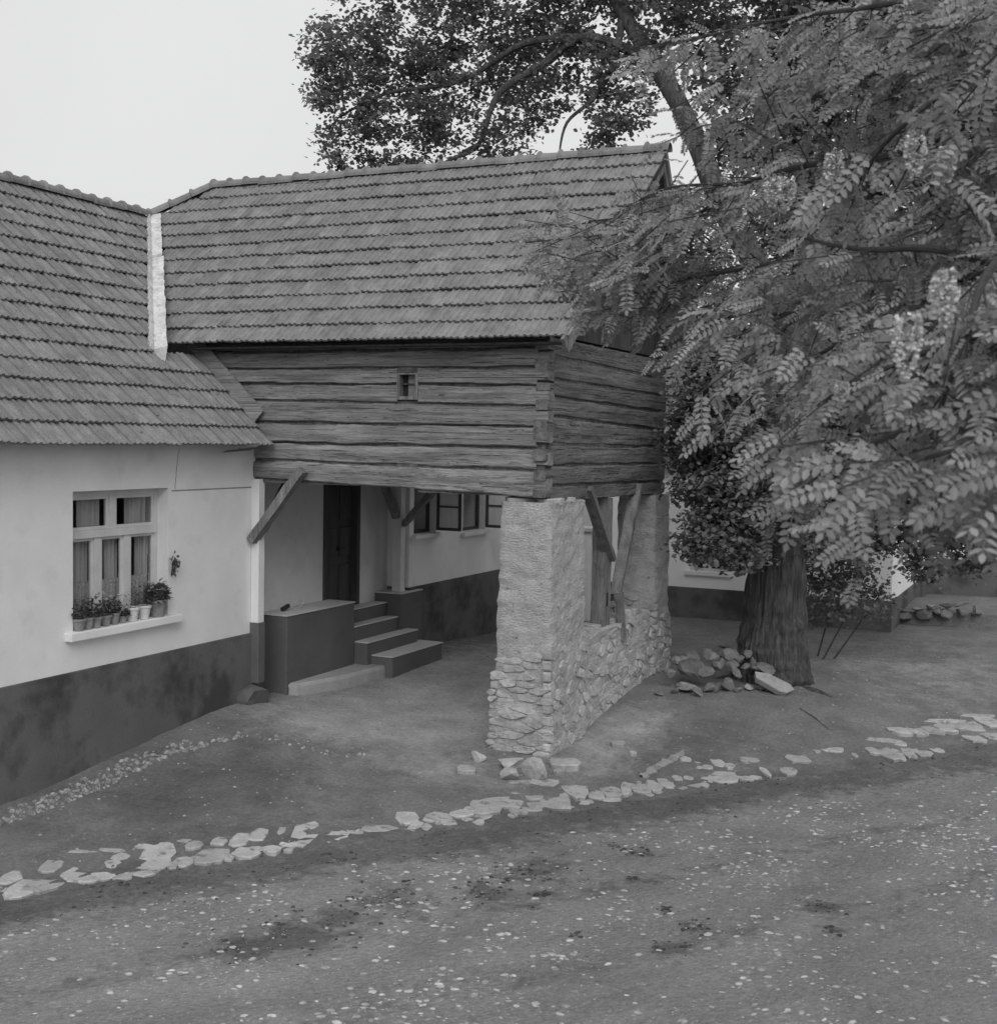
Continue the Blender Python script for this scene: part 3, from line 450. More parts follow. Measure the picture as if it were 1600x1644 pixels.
for mx_, my_, a_, b_ in MUD:
    u_ = ((RX - mx_) * 0.87 + (RY - my_) * 0.49) / a_; v_ = (-(RX - mx_) * 0.49 + (RY - my_) * 0.87) / b_
    mud = np.maximum(mud, 0.8 * np.exp(-(u_ * u_ + v_ * v_) * 0.8))
# wheel tracks
trk = 0.35 * np.exp(-((DD - 2.05) / 0.22) ** 2) + 0.3 * np.exp(-((DD - 3.4) / 0.25) ** 2)
mud = np.clip(mud + trk, 0, 1)
road = link('road', grid_mesh('road', RX, RY, RZ, {'mud': mud}), None, M['road'])
add_attr(M['road'], 'mud', 0.55, 6, 1.1)
tag(road, 'dusty unpaved lane strewn with pale chips', kind='structure')

# ---------------------------------------------------------------- stones
def stone_mesh(name, seed, n=8):
    """an irregular roughly squared block in a unit cube: straight chipped edges, nearly flat front (local +Z)"""
    r = random.Random(seed); vs_ = []; fs = []
    out_ = [(-.5, -.5), (r.uniform(-.2, .2), -.5), (.5, -.5), (.5, r.uniform(-.2, .2)), (.5, .5), (r.uniform(-.2, .2), .5), (-.5, .5), (-.5, r.uniform(-.2, .2))]
    out_ = [(x * r.uniform(.86, 1.04), y * r.uniform(.82, 1.05)) for x, y in out_]
    if r.random() < .5:
        k = r.choice((0, 2, 4, 6)); out_[k] = (out_[k][0] * .78, out_[k][1] * .70)
    for z, k in ((-.5, 1.0), (.34, 1.0), (.48, .90)):
        for x, y in out_: vs_.append((x * k + r.uniform(-.012, .012), y * k + r.uniform(-.02, .02), z + (r.uniform(-.09, .06) if z > 0 else 0)))
    vs_.append((r.uniform(-.15, .15), r.uniform(-.15, .15), .5 + r.uniform(-.05, .10)))
    for i in range(n):
        j = (i + 1) % n
        fs.append((i, j, n + j, n + i)); fs.append((n + i, n + j, 2 * n + j, 2 * n + i)); fs.append((2 * n + i, 2 * n + j, 3 * n))
    fs.append(tuple(reversed(range(n))))
    m = bpy.data.meshes.new(name); m.from_pydata(vs_, [], fs); m.update()
    return m
def rock_mesh(name, seed):
    """angular broken rock, about a unit across"""
    r = random.Random(seed); bm = bmesh.new()
    bmesh.ops.create_icosphere(bm, subdivisions=2, radius=0.5)
    planes = []
    for _ in range(9):
        d = Vector((r.gauss(0,1), r.gauss(0,1), r.gauss(0,1))).normalized(); planes.append((d, r.uniform(0.16, 0.36)))
    for v in bm.verts:
        for d, k in planes:
            h = v.co.dot(d)
            if h > k: v.co -= d * (h - k)
        v.co += Vector((r.uniform(-1,1), r.uniform(-1,1), r.uniform(-1,1))) * 0.012
    m = bpy.data.meshes.new(name); bm.to_mesh(m); bm.free()
    return m
FACEST = [stone_mesh('stone', 100 + i) for i in range(16)]
def slab_mesh(name, seed):
    """flat angular flagstone in a unit box, top nearly level with chipped edges"""
    r = random.Random(seed); n = r.choice((7, 8, 9, 10)); vs_ = []; fs = []
    a0 = r.uniform(0, 1); ang = [2 * math.pi * (i + a0 + r.uniform(-.3, .3)) / n for i in range(n)]
    for z, k in ((-.5, .94), (.38, 1.0), (.5, .93)):
        for i, a in enumerate(ang):
            c, s = math.cos(a), math.sin(a); e = .45 + .55 / max(abs(c), abs(s)); q = random.Random(seed * 31 + i).uniform(.80, 1.08)
            vs_.append((.5 * c * e * q * k, .5 * s * e * q * k, z + (r.uniform(-.07, .07) if z > 0 else 0)))
    for k in (0, 1):
        for i in range(n):
            j = (i + 1) % n; fs.append((k*n+i, k*n+j, (k+1)*n+j, (k+1)*n+i))
    vs_.append((0, 0, .5)); 
    for i in range(n): fs.append((2*n+i, 2*n+(i+1) % n, 3*n))
    m = bpy.data.meshes.new(name); m.from_pydata(vs_, [], fs); m.update(); return m
SLABST = [slab_mesh('kerb_stone', 300 + i) for i in range(14)]
ROCKS = [rock_mesh('rock', 500 + i) for i in range(12)]

def place(name, mesh, parent, material, loc, rot, scale):
    o = bpy.data.objects.new(name, mesh); COL.objects.link(o)
    if not mesh.materials: mesh.materials.append(material)
    elif mesh.materials[0] is not material:
        o.material_slots[0].link = 'OBJECT'; o.material_slots[0].material = material
    o.location = loc; o.rotation_euler = rot if not isinstance(rot, Matrix) else rot.to_euler(); o.scale = scale
    if parent is not None:
        o.parent = parent; o.matrix_parent_inverse = Matrix.Translation(-world_loc(parent))
    return o

# kerb: flat stones set along the lane edge
kb = MB()
kpts = []
for i in range(0, len(EDGEA)):
    kpts.append(EDGEA[i])
for a, b in zip(kpts[:-1], kpts[1:]):
    n_ = np.array([a[1] - b[1], b[0] - a[0]]); n_ = n_ / np.linalg.norm(n_)
    if n_ @ np.array([-.8, .6]) < 0: n_ = -n_
    q = [a + n_ * -.03, b + n_ * -.03, b + n_ * .30, a + n_ * .30]
    z = [g1(*p) for p in q]
    kb.add([(p[0], p[1], z_ - 0.005 - .01) for p, z_ in zip(q, z)], [(0, 1, 2, 3)])
kerb = tag(kb.build('kerb', M['yard']), 'broken row of flat pale stones edging the lane', kind='structure')
vr = Vector((0.905, 0.425, 0)); vr.normalize()
kang = math.atan2(vr.y, vr.x)
for i, (x, y, w, h) in enumerate(KERB):
    z = g1(x, y)
    th = 0.07
    place('kerb_stone', SLABST[i % 14], kerb, M['paver'], (x, y, z + 0.012 - th * 0.5 + rng.uniform(-.006, .008)),
          (rng.uniform(-.04, .04), rng.uniform(-.04, .04), kang + rng.uniform(-.12, .12)), (w * 1.40, h * 1.38, th))

for i in range(64):        # smaller chips wedged between the big kerb stones
    k_ = 60.6 + i * .135 + rng.uniform(-.05, .05); d_ = -.10 + rng.uniform(-.10, .08)
    x = float(np.interp(k_, cum, EDGEX[:, 0])) + nrm[0] * d_; y = float(np.interp(k_, cum, EDGEX[:, 1])) + nrm[1] * d_
    place('kerb_stone', SLABST[(i * 3) % 14], kerb, M['paver'], (x, y, g1(x, y) + .004 - .03), (rng.uniform(-.06, .06), rng.uniform(-.06, .06), rng.uniform(0, 3.1)), (rng.uniform(.08, .22), rng.uniform(.10, .24), .06))
# loose pebbles and clods: nobody could count them
def scatter(name, pts, sizes, flat, material, label, seed, zfun):
    r = random.Random(seed); mb = MB(); pa_ = np.array(pts, float); zs_ = zfun(pa_[:, 0], pa_[:, 1])
    for (x, y), s, z in zip(pts, sizes, zs_.tolist()):
        n = 6; a0 = r.uniform(0, 6.28); ea = r.uniform(0.38, 0.85); ro = kang + r.gauss(0, .45)
        vv = []
        for k, (zz, q) in enumerate(((-0.4, 1.0), (0.35, 0.95), (1.0, 0.5))):
            for i in range(n):
                t = a0 + 6.283 * i / n; rr = s * 0.5 * q * (0.85 + 0.3 * r.random())
                px, py = rr * math.cos(t), rr * math.sin(t) * ea
                vv.append((x + px * math.cos(ro) - py * math.sin(ro), y + px * math.sin(ro) + py * math.cos(ro), z + zz * s * flat))
        ff = []
        for k in (0, 1):
            for i in range(n):
                j = (i + 1) % n; ff.append((k*n+i, k*n+j, (k+1)*n+j, (k+1)*n+i))
        ff.append(tuple(range(2*n, 3*n)))
        mb.add(vv, ff, r.random())
    o = mb.build(name, material)
    return tag(o, label, kind='stuff')

def frac_at(x, y, s, seed, octv):
    return np.array([mnoise.fractal((a * s, b * s, seed), 1.0, 2.0, octv) for a, b in zip(x.tolist(), y.tolist())])
def road_z(x, y):
    # same relief as the road sheet
    d = edge_dist(x, y)
    return gz(x, y) + 0.02 * frac_at(x, y, 1.1, 5.0, 4) + 0.012 * frac_at(x, y, 5.0, 9.0, 3) - 0.02 * np.exp(-((d - .4) / .30) ** 2)
r_ = random.Random(11); nr_ = np.random.default_rng(11)
cx_ = nr_.uniform(-3.5, 7.5, 60000); cy_ = nr_.uniform(-9, 6, 60000); cd = edge_dist(cx_, cy_)
ok = (cd > .6) & (cd < 8); cx_, cy_, cd = cx_[ok], cy_[ok], cd[ok]
dens = .15 + .85 * np.clip(.45 + 1.8 * frac_at(cx_, cy_, .8, 21.0, 3), 0, 1)
dens *= np.clip((cd - .5) / .7, 0, 1)
ok = nr_.random(len(cx_)) < dens; cx_, cy_ = cx_[ok][:14000], cy_[ok][:14000]
pts = list(zip(cx_.tolist(), cy_.tolist())); sz = (0.010 + 0.065 * nr_.random(len(pts)) ** 4).tolist()
scatter('road_pebbles', pts, sz, 0.13, M['pebble'], 'pale stone chips strewn over the lane', 12, road_z)
pts = []; sz = []
for mx_, my_, a_, b_ in MUD:
    for _ in range(int(30 + 420 * a_ * b_ ** .5)):
        p, q = r_.gauss(0, .75), r_.gauss(0, .75)
        pts.append((mx_ + .87 * a_ * p - .49 * b_ * q, my_ + .49 * a_ * p + .87 * b_ * q)); sz.append(0.010 + 0.045 * r_.random() ** 3.5)
for _ in range(1300):
    k_ = r_.uniform(56, cum[-1] - 56); d_ = abs(r_.gauss(.32, .28)) + .03
    pts.append((float(np.interp(k_, cum, EDGEX[:, 0])) + nrm[0] * d_, float(np.interp(k_, cum, EDGEX[:, 1])) + nrm[1] * d_)); sz.append(0.008 + 0.035 * r_.random() ** 3)
scatter('mud_clods', pts, sz, 0.25, M['clod'], 'dark crumbled mud clods lying on the lane', 13, road_z)
def yard_z(x, y):
    return gz(x, y) + 0.022 * frac_at(x, y, 1.3, 3.0, 4) + 0.008 * frac_at(x, y, 6.0, 8.0, 2)
cx_ = nr_.uniform(-4, 6, 13000); cy_ = nr_.uniform(-5.5, 9, 13000); cd = edge_dist(cx_, cy_)
ok = (cd < -.1) & ~((cx_ > -1) & (cx_ < .25) & (cy_ > -.1) & (cy_ < 5)); cx_, cy_ = cx_[ok], cy_[ok]
pts = list(zip(cx_.tolist(), cy_.tolist())); sz = (0.007 + 0.038 * nr_.random(len(pts)) ** 7).tolist()
M['grit'] = mat('yard_grit', 0.10, 0.38, 30, bump=0.2, rnd=0.35, fine=0.1)
scatter('yard_gravel', pts, sz, 0.25, M['grit'], 'small stones lying on the earth yard', 14, yard_z)
# cobbled drip strip along the house foot
pts = []; sz = []; SA = [Vector(p) for p in STRIP]
for k, (a, b) in enumerate(zip(SA[:-1], SA[1:])):
    L_ = (b - a).length; wid = 0.36 if k < 5 else 0.14; cnt = int(L_ * wid * (420 if k < 6 else 160))
    for _ in range(cnt):
        t = r_.random(); p = a.lerp(b, t); n_ = Vector((-(b - a).y, (b - a).x)).normalized()
        if n_.x > 0 and k < 6: n_ = -n_
        q = p + n_ * (wid * r_.random() ** (1.6))
        if q.x < -4.1: continue
        pts.append((q.x, q.y)); sz.append(0.03 + 0.045 * r_.random() ** 1.6)
M['cobble'] = mat('small_cobble', 0.12, 0.36, 30, bump=0.2, rnd=0.4, fine=0.1)
scatter('drip_strip_pebbles', pts, sz, 0.4, M['cobble'], 'strip of small cobbles along the foot of the house wall', 15, yard_z)
# ================================================================ roof tiles
TW = 0.187
def tile_geom(w, l, lift=0.042, thick=0.022):
    pr = [(0, .004), (.04, .020), (.15, .023), (.22, .006), (.40, .002), (.47, .019), (.60, .021), (.67, .002), (.88, .0), (.97, .0)]
    n = len(pr); vs_ = []
    for y, lf in ((-0.012, lift), (l, 0.0)):
        for x, z in pr: vs_.append((x * w, y, z + lf))
    for x, z in pr: vs_.append((x * w, -0.012, z * 0.6 + lift - thick))
    fs = []
    for i in range(n - 1):
        fs.append((i, i + 1, n + i + 1, n + i))
        fs.append((2 * n + i, 2 * n + i + 1, i + 1, i))
    vs_ += [(0, l, -thick), (.97 * w, l, -thick)]
    fs.append((2 * n, 0, n, 3 * n)); fs.append((3 * n - 1, 3 * n + 1, 2 * n - 1, n - 1))
    return vs_, fs
def mesh_from(name, vs_, fs, material):
    m = bpy.data.meshes.new(name); m.from_pydata(vs_, [], fs); m.update(); m.materials.append(material); return m

def tile_field(roof, tmesh, geom, items, stuff_name, maxn=300, first=None):
    """items: (Matrix) of every tile; nearest ones become objects, the rest one mesh"""
    items = sorted(items, key=lambda m: (m.translation - CAMC).length + (0 if first is None or first(m.translation) else 100))
    for m in items[:maxn]:
        o = bpy.data.objects.new('tile', tmesh); COL.objects.link(o)
        o.parent = roof; o.matrix_basis = m
    mb = MB(); vs_, fs = geom
    for m in items[maxn:]:
        mb.add([m @ Vector(v) for v in vs_], fs, rng.random())
    if mb.f:
        s = mb.build(stuff_name, M['tile'], roof); s['kind'] = 'stuff'

def ridge_tile_geom(l, r0=0.092, r1=0.086):
    """half-round cover with a raised collar at one end, along local +X"""
    prof = [(-0.005, r0 * 1.08), (0.01, r0 * 1.34), (0.03, r0 * 1.36), (0.05, r0 * 1.03), (l + 0.03, r1)]
    n = 9; vs_ = []; fs = []
    for x, r in prof:
        for i in range(n):
            a = math.radians(-12 + 204 * i / (n - 1)); vs_.append((x, r * math.cos(a), r * math.sin(a)))
    for k in range(len(prof) - 1):
        for i in range(n - 1):
            fs.append((k*n+i, k*n+i+1, (k+1)*n+i+1, (k+1)*n+i))
    fs.append(tuple(range(n))[::-1])
    return vs_, fs
RIDGE = mesh_from('ridge_tile', *ridge_tile_geom(0.30), M['tile_ridge'])
def ridge_run(roof, a, b, n):
    a = Vector(a); b = Vector(b); d = (b - a); step = d / n; x = d.normalized()
    y = Vector((0, 0, 1)).cross(x).normalized(); z = x.cross(y)
    for i in range(n):
        p = a + step * i + z * rng.uniform(-.008, .008)
        m = Matrix((x, y, z)).transposed().to_4x4() @ Matrix.Rotation(rng.uniform(-.05, .05), 4, 'X'); m.translation = p
        m = m @ Matrix.Diagonal((step.length / 0.30, 1, 1, 1))
        o = bpy.data.objects.new('ridge_tile', RIDGE); COL.objects.link(o); o.parent = roof; o.matrix_basis = m

# ================================================================ the house
HX = -4.15                       # wall plane facing the yard
HE = (-3.80, 3.55)               # eave x, z
HR = (-7.40, 6.97)               # ridge
HS = (HR[1] - HE[1]) / (HE[0] - HR[0])
house = thing('house', (-6.5, -3.0, 0), 'long whitewashed house with dark plinth, tiled roof and flowerpots in its window', 'house')
Y0, Y1 = -13.0, 9.86
REC0, REC1 = 0.22, 4.20          # porch recess along y
# wall facing the yard, pieces round the openings (window 1, porch, two far windows)
W1 = (-3.20, -1.66, 1.54, 3.05)
WF = [(4.34, 5.10, 2.12, 2.98), (6.10, 7.00, 2.06, 2.92)]
w = MB(); T = 0.42
def wallx(y0, y1, z0, z1, x=HX, t=T): w.box(x - t, x, y0, y1, z0, z1)
PT = 1.10
wallx(Y0, W1[0], PT, 3.75); wallx(W1[1], REC0, PT, 3.75)
wallx(W1[0], W1[1], PT, W1[2]); wallx(W1[0], W1[1], W1[3], 3.75)
hw = w.build('wall', M['lime'], house); w = MB()
wallx(REC1, WF[0][0], 1.27, 3.75); wallx(WF[0][1], WF[1][0], 1.27, 3.75); wallx(WF[1][1], Y1, 1.27, 3.75)
for f in WF:
    wallx(f[0], f[1], 1.27, f[2]); wallx(f[0], f[1], f[3], 3.75)
# the two ends of the house
w.build('wall', M['lime'], house)
boxobj('end_wall', (-11.0, HX - T, Y0, Y0 + .4, -.4, 3.75), M['lime'], house); boxobj('end_wall', (-11.0, HX - T, Y1 - .4, Y1, -.4, 3.75), M['lime'], house)
boxobj('plinth', (HX - T, HX + 0.025, Y0, REC0 - 0.003, -.5, PT - .003), M['plinth'], house, .006); boxobj('plinth', (HX - T, HX + 0.025, REC1 + .003, Y1, -.3, 1.267), M['plinth'], house, .006)
# plaster joint above the window and hairline crack
cr = MB(); cr.box(HX - .01, HX + .004, -1.60, -0.03, 3.005, 3.02)
for i in range(7):
    a = -1.55 - .0 + .012 * i + rng.uniform(-.01, .01)
    cr.box(HX - .01, HX + .0035, a, a + .008, 3.03 + .07 * i, 3.03 + .07 * (i + 1))
cr.build('plaster_joint', M['mortar'], house)
# porch recess: back wall, side returns, ceiling
XR = -4.55
DOOR = (2.36, 3.24, 1.06, 3.02)
pw = MB()
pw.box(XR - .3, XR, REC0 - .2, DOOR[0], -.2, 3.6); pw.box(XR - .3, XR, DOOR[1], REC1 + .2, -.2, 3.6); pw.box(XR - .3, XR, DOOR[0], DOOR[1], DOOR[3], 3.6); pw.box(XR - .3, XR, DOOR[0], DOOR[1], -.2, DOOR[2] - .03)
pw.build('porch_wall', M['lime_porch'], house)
dr = boxobj('door', (XR - .14, XR - .10, DOOR[0] + .02, DOOR[1] - .02, DOOR[2], DOOR[3] - .02), M['door'], house)
for (za, zb) in ((1.15, 1.72), (1.86, 2.30), (2.42, 2.92)):
    for (ya, yb) in ((DOOR[0] + .10, DOOR[0] + .42), (DOOR[0] + .52, DOOR[0] + .84)):
        boxobj('door_panel', (XR - .1, XR - .078, ya, yb, za, zb), M['door'], dr, 0.008)
hd = MB(); hd.beam((XR - .05, DOOR[0] + .47, 1.98), (XR - .05, DOOR[0] + .60, 1.98), .02, .02); hd.box(XR - .1, XR - .05, DOOR[0] + .46, DOOR[0] + .49, 1.94, 2.02)
hd.build('handle', M['iron'], dr)
dfm = MB(); dfm.box(XR - .12, XR + .02, DOOR[0] - .07, DOOR[0] + .018, DOOR[2], DOOR[3]); dfm.box(XR - .12, XR + .02, DOOR[1] - .018, DOOR[1] + .07, DOOR[2], DOOR[3]); dfm.box(XR - .12, XR + .02, DOOR[0] - .07, DOOR[1] + .07, DOOR[3] + .002, DOOR[3] + .09)
dfm.build('door_frame', M['door'], house)
# raised porch blocks and steps
def rough_box(name, x0, x1, y0, y1, z0, z1, material, parent, bev=0.02, seed=0, amp=0.012):
    bm = bmesh.new()
    bmesh.ops.create_cube(bm, size=1)
    for v in bm.verts: v.co = Vector((x0 if v.co.x < 0 else x1, y0 if v.co.y < 0 else y1, z0 if v.co.z < 0 else z1))
    bmesh.ops.bevel(bm, geom=bm.edges[:], offset=bev, segments=2, affect='EDGES', profile=0.6)
    bmesh.ops.subdivide_edges(bm, edges=[e for e in bm.edges if e.calc_length() > 0.25], cuts=5, use_grid_fill=True)
    for v in bm.verts:
        v.co += Vector([mnoise.noise((v.co.x * 3 + seed, v.co.y * 3, v.co.z * 3 + k * 9)) for k in range(3)]) * amp
    m = bpy.data.meshes.new(name); bm.to_mesh(m); bm.free()
    return link(name, m, parent, material, True if amp > .05 else False)
XB = -4.08
pb = rough_box('porch_platform', XR, XB, 0.70, 2.44, -.1, 1.225, M['plinth_porch'], house, .015, 1, .008)
boxobj('platform_top', (XR + .002, XB + .012, 0.69, 2.45, 1.226, 1.245), M['cement'], pb, .006)
pb2 = rough_box('porch_platform', XR, -4.06, 3.80, 4.50, -.1, 1.205, M['plinth_porch'], house, .015, 2, .008)
boxobj('platform_top', (XR + .002, -4.05, 3.792, 4.508, 1.206, 1.225), M['cement'], pb2, .006)
for (x0_, x1_, z1_, ya_, yb_) in ((XR + .002, -4.30, 1.07, 2.455, 3.78), (-4.32, -4.10, 0.855, 2.455, 3.785), (-4.12, -3.87, 0.635, 2.47, 4.02), (-4.0, -3.52, 0.43, 2.60, 4.22)):
    s_ = rough_box('step', x0_, x1_, ya_, yb_, 0.0, z1_ - .012, M['plinth_porch'], house, .03, z1_ * 9, .014)
    boxobj('tread', (x0_ + (.025 if x0_ > -4.5 else 0), x1_ + .010, ya_ + .002, yb_ - .002, z1_ - .011, z1_ + .008), M['cement'], s_, .007)
# lowest slab: long worn outline
outl = [(-4.17, 0.82), (-4.08, 0.74), (-3.98, 0.80), (-3.89, 1.10), (-3.81, 1.41), (-3.74, 1.75), (-3.70, 2.11), (-3.64, 2.73), (-3.62, 3.2), (-3.60, 3.9), (-3.62, 4.24), (-4.0, 4.30), (-4.11, 4.25)]
sb = MB(); vs_ = []; n_ = len(outl)
bot = [(x + .02, y, g1(x, y) - .08) for x, y in outl]; top = [(x, y, 0.285 + rng.uniform(-.008, .008)) for x, y in outl]
mid = [(x + .012, y, 0.25) for x, y in outl]
inn = [(x * .93 + -3.9 * .07, y * .97 + 2.6 * .03, 0.302) for x, y in outl]
vs_ = bot + mid + top + inn; fs = []
for k in range(3):
    for i in range(n_):
        j = (i + 1) % n_; fs.append((k*n_+i, k*n_+j, (k+1)*n_+j, (k+1)*n_+i))
fs.append(tuple(range(3*n_, 4*n_))); sb.add(vs_, fs)
sb.build('step', M['step'], house)

# window with transom, three lower lights, sill
def pane_rect(parent, x, y0, y1, z0, z1):
    mb = MB(); mb.box(x - .003, x + .003, y0, y1, z0, z1); return mb.build('pane', M['glass'], parent)
XF = HX - 0.16
y0, y1, z0, z1 = W1
fr = MB()
def fbar(ya, yb, za, zb, t=.05): fr.box(XF - t, XF, ya, yb, za, zb)
fbar(y0, y0 + .06, z0, z1); fbar(y1 - .06, y1, z0, z1); fbar(y0 + .06, y1 - .06, z0, z0 + .06); fbar(y0 + .06, y1 - .06, z1 - .07, z1)
ZT = 2.52
wdw = fr.build('window', M['paint'], house)
tr_ = MB(); tr_.box(XF - .055, XF + .03, y0 + .06, y1 - .06, ZT, ZT + .085); tr_.build('transom', M['paint'], wdw)
mu_ = MB(); ym = (y0 + y1) / 2; mu_.box(XF - .05, XF + .012, ym - .05, ym + .05, ZT + .086, z1 - .071); mu_.build('mullion', M['paint'], wdw)
wu = (y1 - y0 - .12)
for k in (1, 2):
    yk = y0 + .06 + wu * k / 3; mu_ = MB(); mu_.box(XF - .05, XF + .012, yk - .055, yk + .055, z0 + .061, ZT - .001); mu_.build('mullion', M['paint'], wdw)
cells = [(y0 + .06, ym - .05, ZT + .086, z1 - .071), (ym + .05, y1 - .06, ZT + .086, z1 - .071)]
for k in range(3):
    a = y0 + .06 + wu * k / 3 + (.055 if k else 0); b = y0 + .06 + wu * (k + 1) / 3 - (.055 if k < 2 else 0)
    cells.append((a, b, z0 + .061, ZT - .001))
for c in cells:
    a, b, c0, c1 = c
    s_ = MB(); q = .035
    for bb in ((a, a + q, c0, c1), (b - q, b, c0, c1), (a + q, b - q, c0, c0 + q), (a + q, b - q, c1 - q, c1)): s_.box(XF - .04, XF - .008, *bb)
    s_.build('sash', M['paint'], wdw); pane_rect(wdw, XF - .024, a + q, b - q, c0 + q, c1 - q)
sl_ = rough_box('sill', XF, HX + .10, y0 - .12, y1 + .16, z0 - .10, z0 - .004, M['lime'], house, .012, 4, .004)
# room behind: dark box, curtains
def curtain(name, parent, x, ya, yb, za, zb, material, waves):
    mb = MB(); n = waves * 6; vs_ = []
    for i in range(n + 1):
        t = i / n; xx = x - .03 * math.sin(t * waves * 6.283) - .01 * math.sin(t * 17)
        vs_ += [(xx, ya + (yb - ya) * t, za), (xx * 1 - .0, ya + (yb - ya) * t, zb)]
    mb.add(vs_, [(2*i, 2*i+2, 2*i+3, 2*i+1) for i in range(n)]); return mb.build(name, material, parent, True)
for c in cells:
    a, b = c[0], c[1]; dlt = b - a
    if c[2] > 2.4:
        curtain('curtain', wdw, XF - .13, a + dlt * .45, b - .03, c[2], c[3], M['curtain'], 4)
    else:
        curtain('curtain', wdw, XF - .13, a + dlt * .55, b + .02, c[2], c[3], M['curtain'], 4)
        curtain('half_curtain', wdw, XF - .09, a - .02, b + .02, c[2], c[2] + .42, M['lace'], 7)
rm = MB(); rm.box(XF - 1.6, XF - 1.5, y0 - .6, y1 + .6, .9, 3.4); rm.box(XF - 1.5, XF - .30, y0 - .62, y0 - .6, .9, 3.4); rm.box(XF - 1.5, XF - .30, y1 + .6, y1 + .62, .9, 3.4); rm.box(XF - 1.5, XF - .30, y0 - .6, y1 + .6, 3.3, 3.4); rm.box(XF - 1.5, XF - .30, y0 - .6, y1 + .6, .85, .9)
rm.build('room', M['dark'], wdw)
# far windows with opened casements
for (a, b, c0, c1) in WF:
    f_ = MB(); xf = HX - .12
    for bb in ((a, a + .05, c0, c1), (b - .05, b, c0, c1), (a + .05, b - .05, c0, c0 + .05), (a + .05, b - .05, c1 - .05, c1)): f_.box(xf - .05, xf, *bb)
    wd = f_.build('window', M['paint_dark'], house)
    curtain('curtain', wd, xf - .08, a + .05, a + .30, c0 + .05, c1 - .05, M['curtain'], 3)
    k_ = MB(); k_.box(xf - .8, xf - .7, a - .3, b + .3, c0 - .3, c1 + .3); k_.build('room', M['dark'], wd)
    rough_box('sill', HX - .1, HX + .09, a - .08, b + .08, c0 - .075, c0 - .003, M['lime'], house, .01, 3, .003)
    # opened leaf, hinged at the far jamb
    l_ = MB(); lx0, lx1, ly = HX + .012, HX + .012 + (b - a) * .60, b + .0
    for bb in ((lx0, lx0 + .05, c0 + .03, c1 - .03), (lx1 - .05, lx1, c0 + .03, c1 - .03), (lx0 + .05, lx1 - .05, c0 + .03, c0 + .08), (lx0 + .05, lx1 - .05, c1 - .08, c1 - .03), (lx0 + .05, lx1 - .05, (c0 + c1) / 2 - .015, (c0 + c1) / 2 + .015)):
        l_.box(bb[0], bb[1], ly, ly + .035, bb[2], bb[3])
    cs = l_.build('casement', M['paint_dark'], wd)
    p_ = MB(); p_.box(lx0 + .05, lx1 - .05, ly + .014, ly + .02, c0 + .08, c1 - .08); p_.build('pane', M['curtain'], cs)  # opaque pale colour stands in for the bright reflection in the glass
# porch posts and braces
# ---- roof
rs = MB()     # battens / underlay sheet under the tiles, front slope and back slope
def hp(x): return HE[1] + HS * (HE[0] - x)
ov = 0.045
def slab(mb, quad, t=0.06):
    n = (Vector(quad[1]) - Vector(quad[0])).cross(Vector(quad[3]) - Vector(quad[0])).normalized()
    if n.z < 0: n = -n
    top = [Vector(q) - n * ov for q in quad]; bot_ = [p - n * t for p in top]
    mb.add(top + bot_, [(0,1,2,3), (7,6,5,4), (0,4,5,1), (1,5,6,2), (2,6,7,3), (3,7,4,0)])
VLB = (-5.00, -0.92); VLT = (-7.40, 1.80)         # plan line of the valley
def vly(x): return VLB[1] + (x - VLB[0]) / (VLT[0] - VLB[0]) * (VLT[1] - VLB[1])
slab(rs, [(HE[0] - .10, Y0 - .2, hp(HE[0] - .10)), (HE[0] - .10, -.02, hp(HE[0] - .10)), (-5.06, -.02, hp(-5.06)), (-5.06, Y0 - .2, hp(-5.06))])
slab(rs, [(-5.06, Y0 - .2, hp(-5.06)), (-5.06, vly(-5.06) - .02, hp(-5.06)), (HR[0], VLT[1] - .02, HR[1]), (HR[0], Y0 - .2, HR[1])])
slab(rs, [(-5.05, 2.8, hp(-5.05)), (-5.05, Y1, hp(-5.05)), (HR[0], Y1, HR[1]), (HR[0], 2.8, HR[1])])
slab(rs, [(HE[0], 4.6, hp(HE[0])), (HE[0], Y1, hp(HE[0])), (-5.04, Y1, hp(-5.04)), (-5.04, 4.6, hp(-5.04))])
hroof = rs.build('roof', M['under'], house)
bk = MB(); slab(bk, [(HR[0], Y0 - .2, HR[1] + .04), (HR[0], Y1, HR[1] + .04), (-11.2, Y1, HE[1] - .1), (-11.2, Y0 - .2, HE[1] - .1)], .08); bk.build('rear_slope', M['tile'], hroof)
hlen = math.hypot(HE[0] - HR[0], HR[1] - HE[1]); NR = 15; rowl = hlen / NR
HT = tile_geom(0.205, rowl + .05)
htile = mesh_from('tile', *HT, M['tile'])
ux = Vector((0, 1, 0)); uy = Vector((HR[0] - HE[0], 0, HR[1] - HE[1])).normalized(); uz = ux.cross(uy).normalized()
if uz.z < 0: uz = -uz
bas = Matrix((ux, uy, uz)).transposed().to_4x4()
items = []
GE = (-0.35, 4.85); GR = (2.28, 7.45); GS = (GR[1] - GE[1]) / (GR[0] - GE[0])
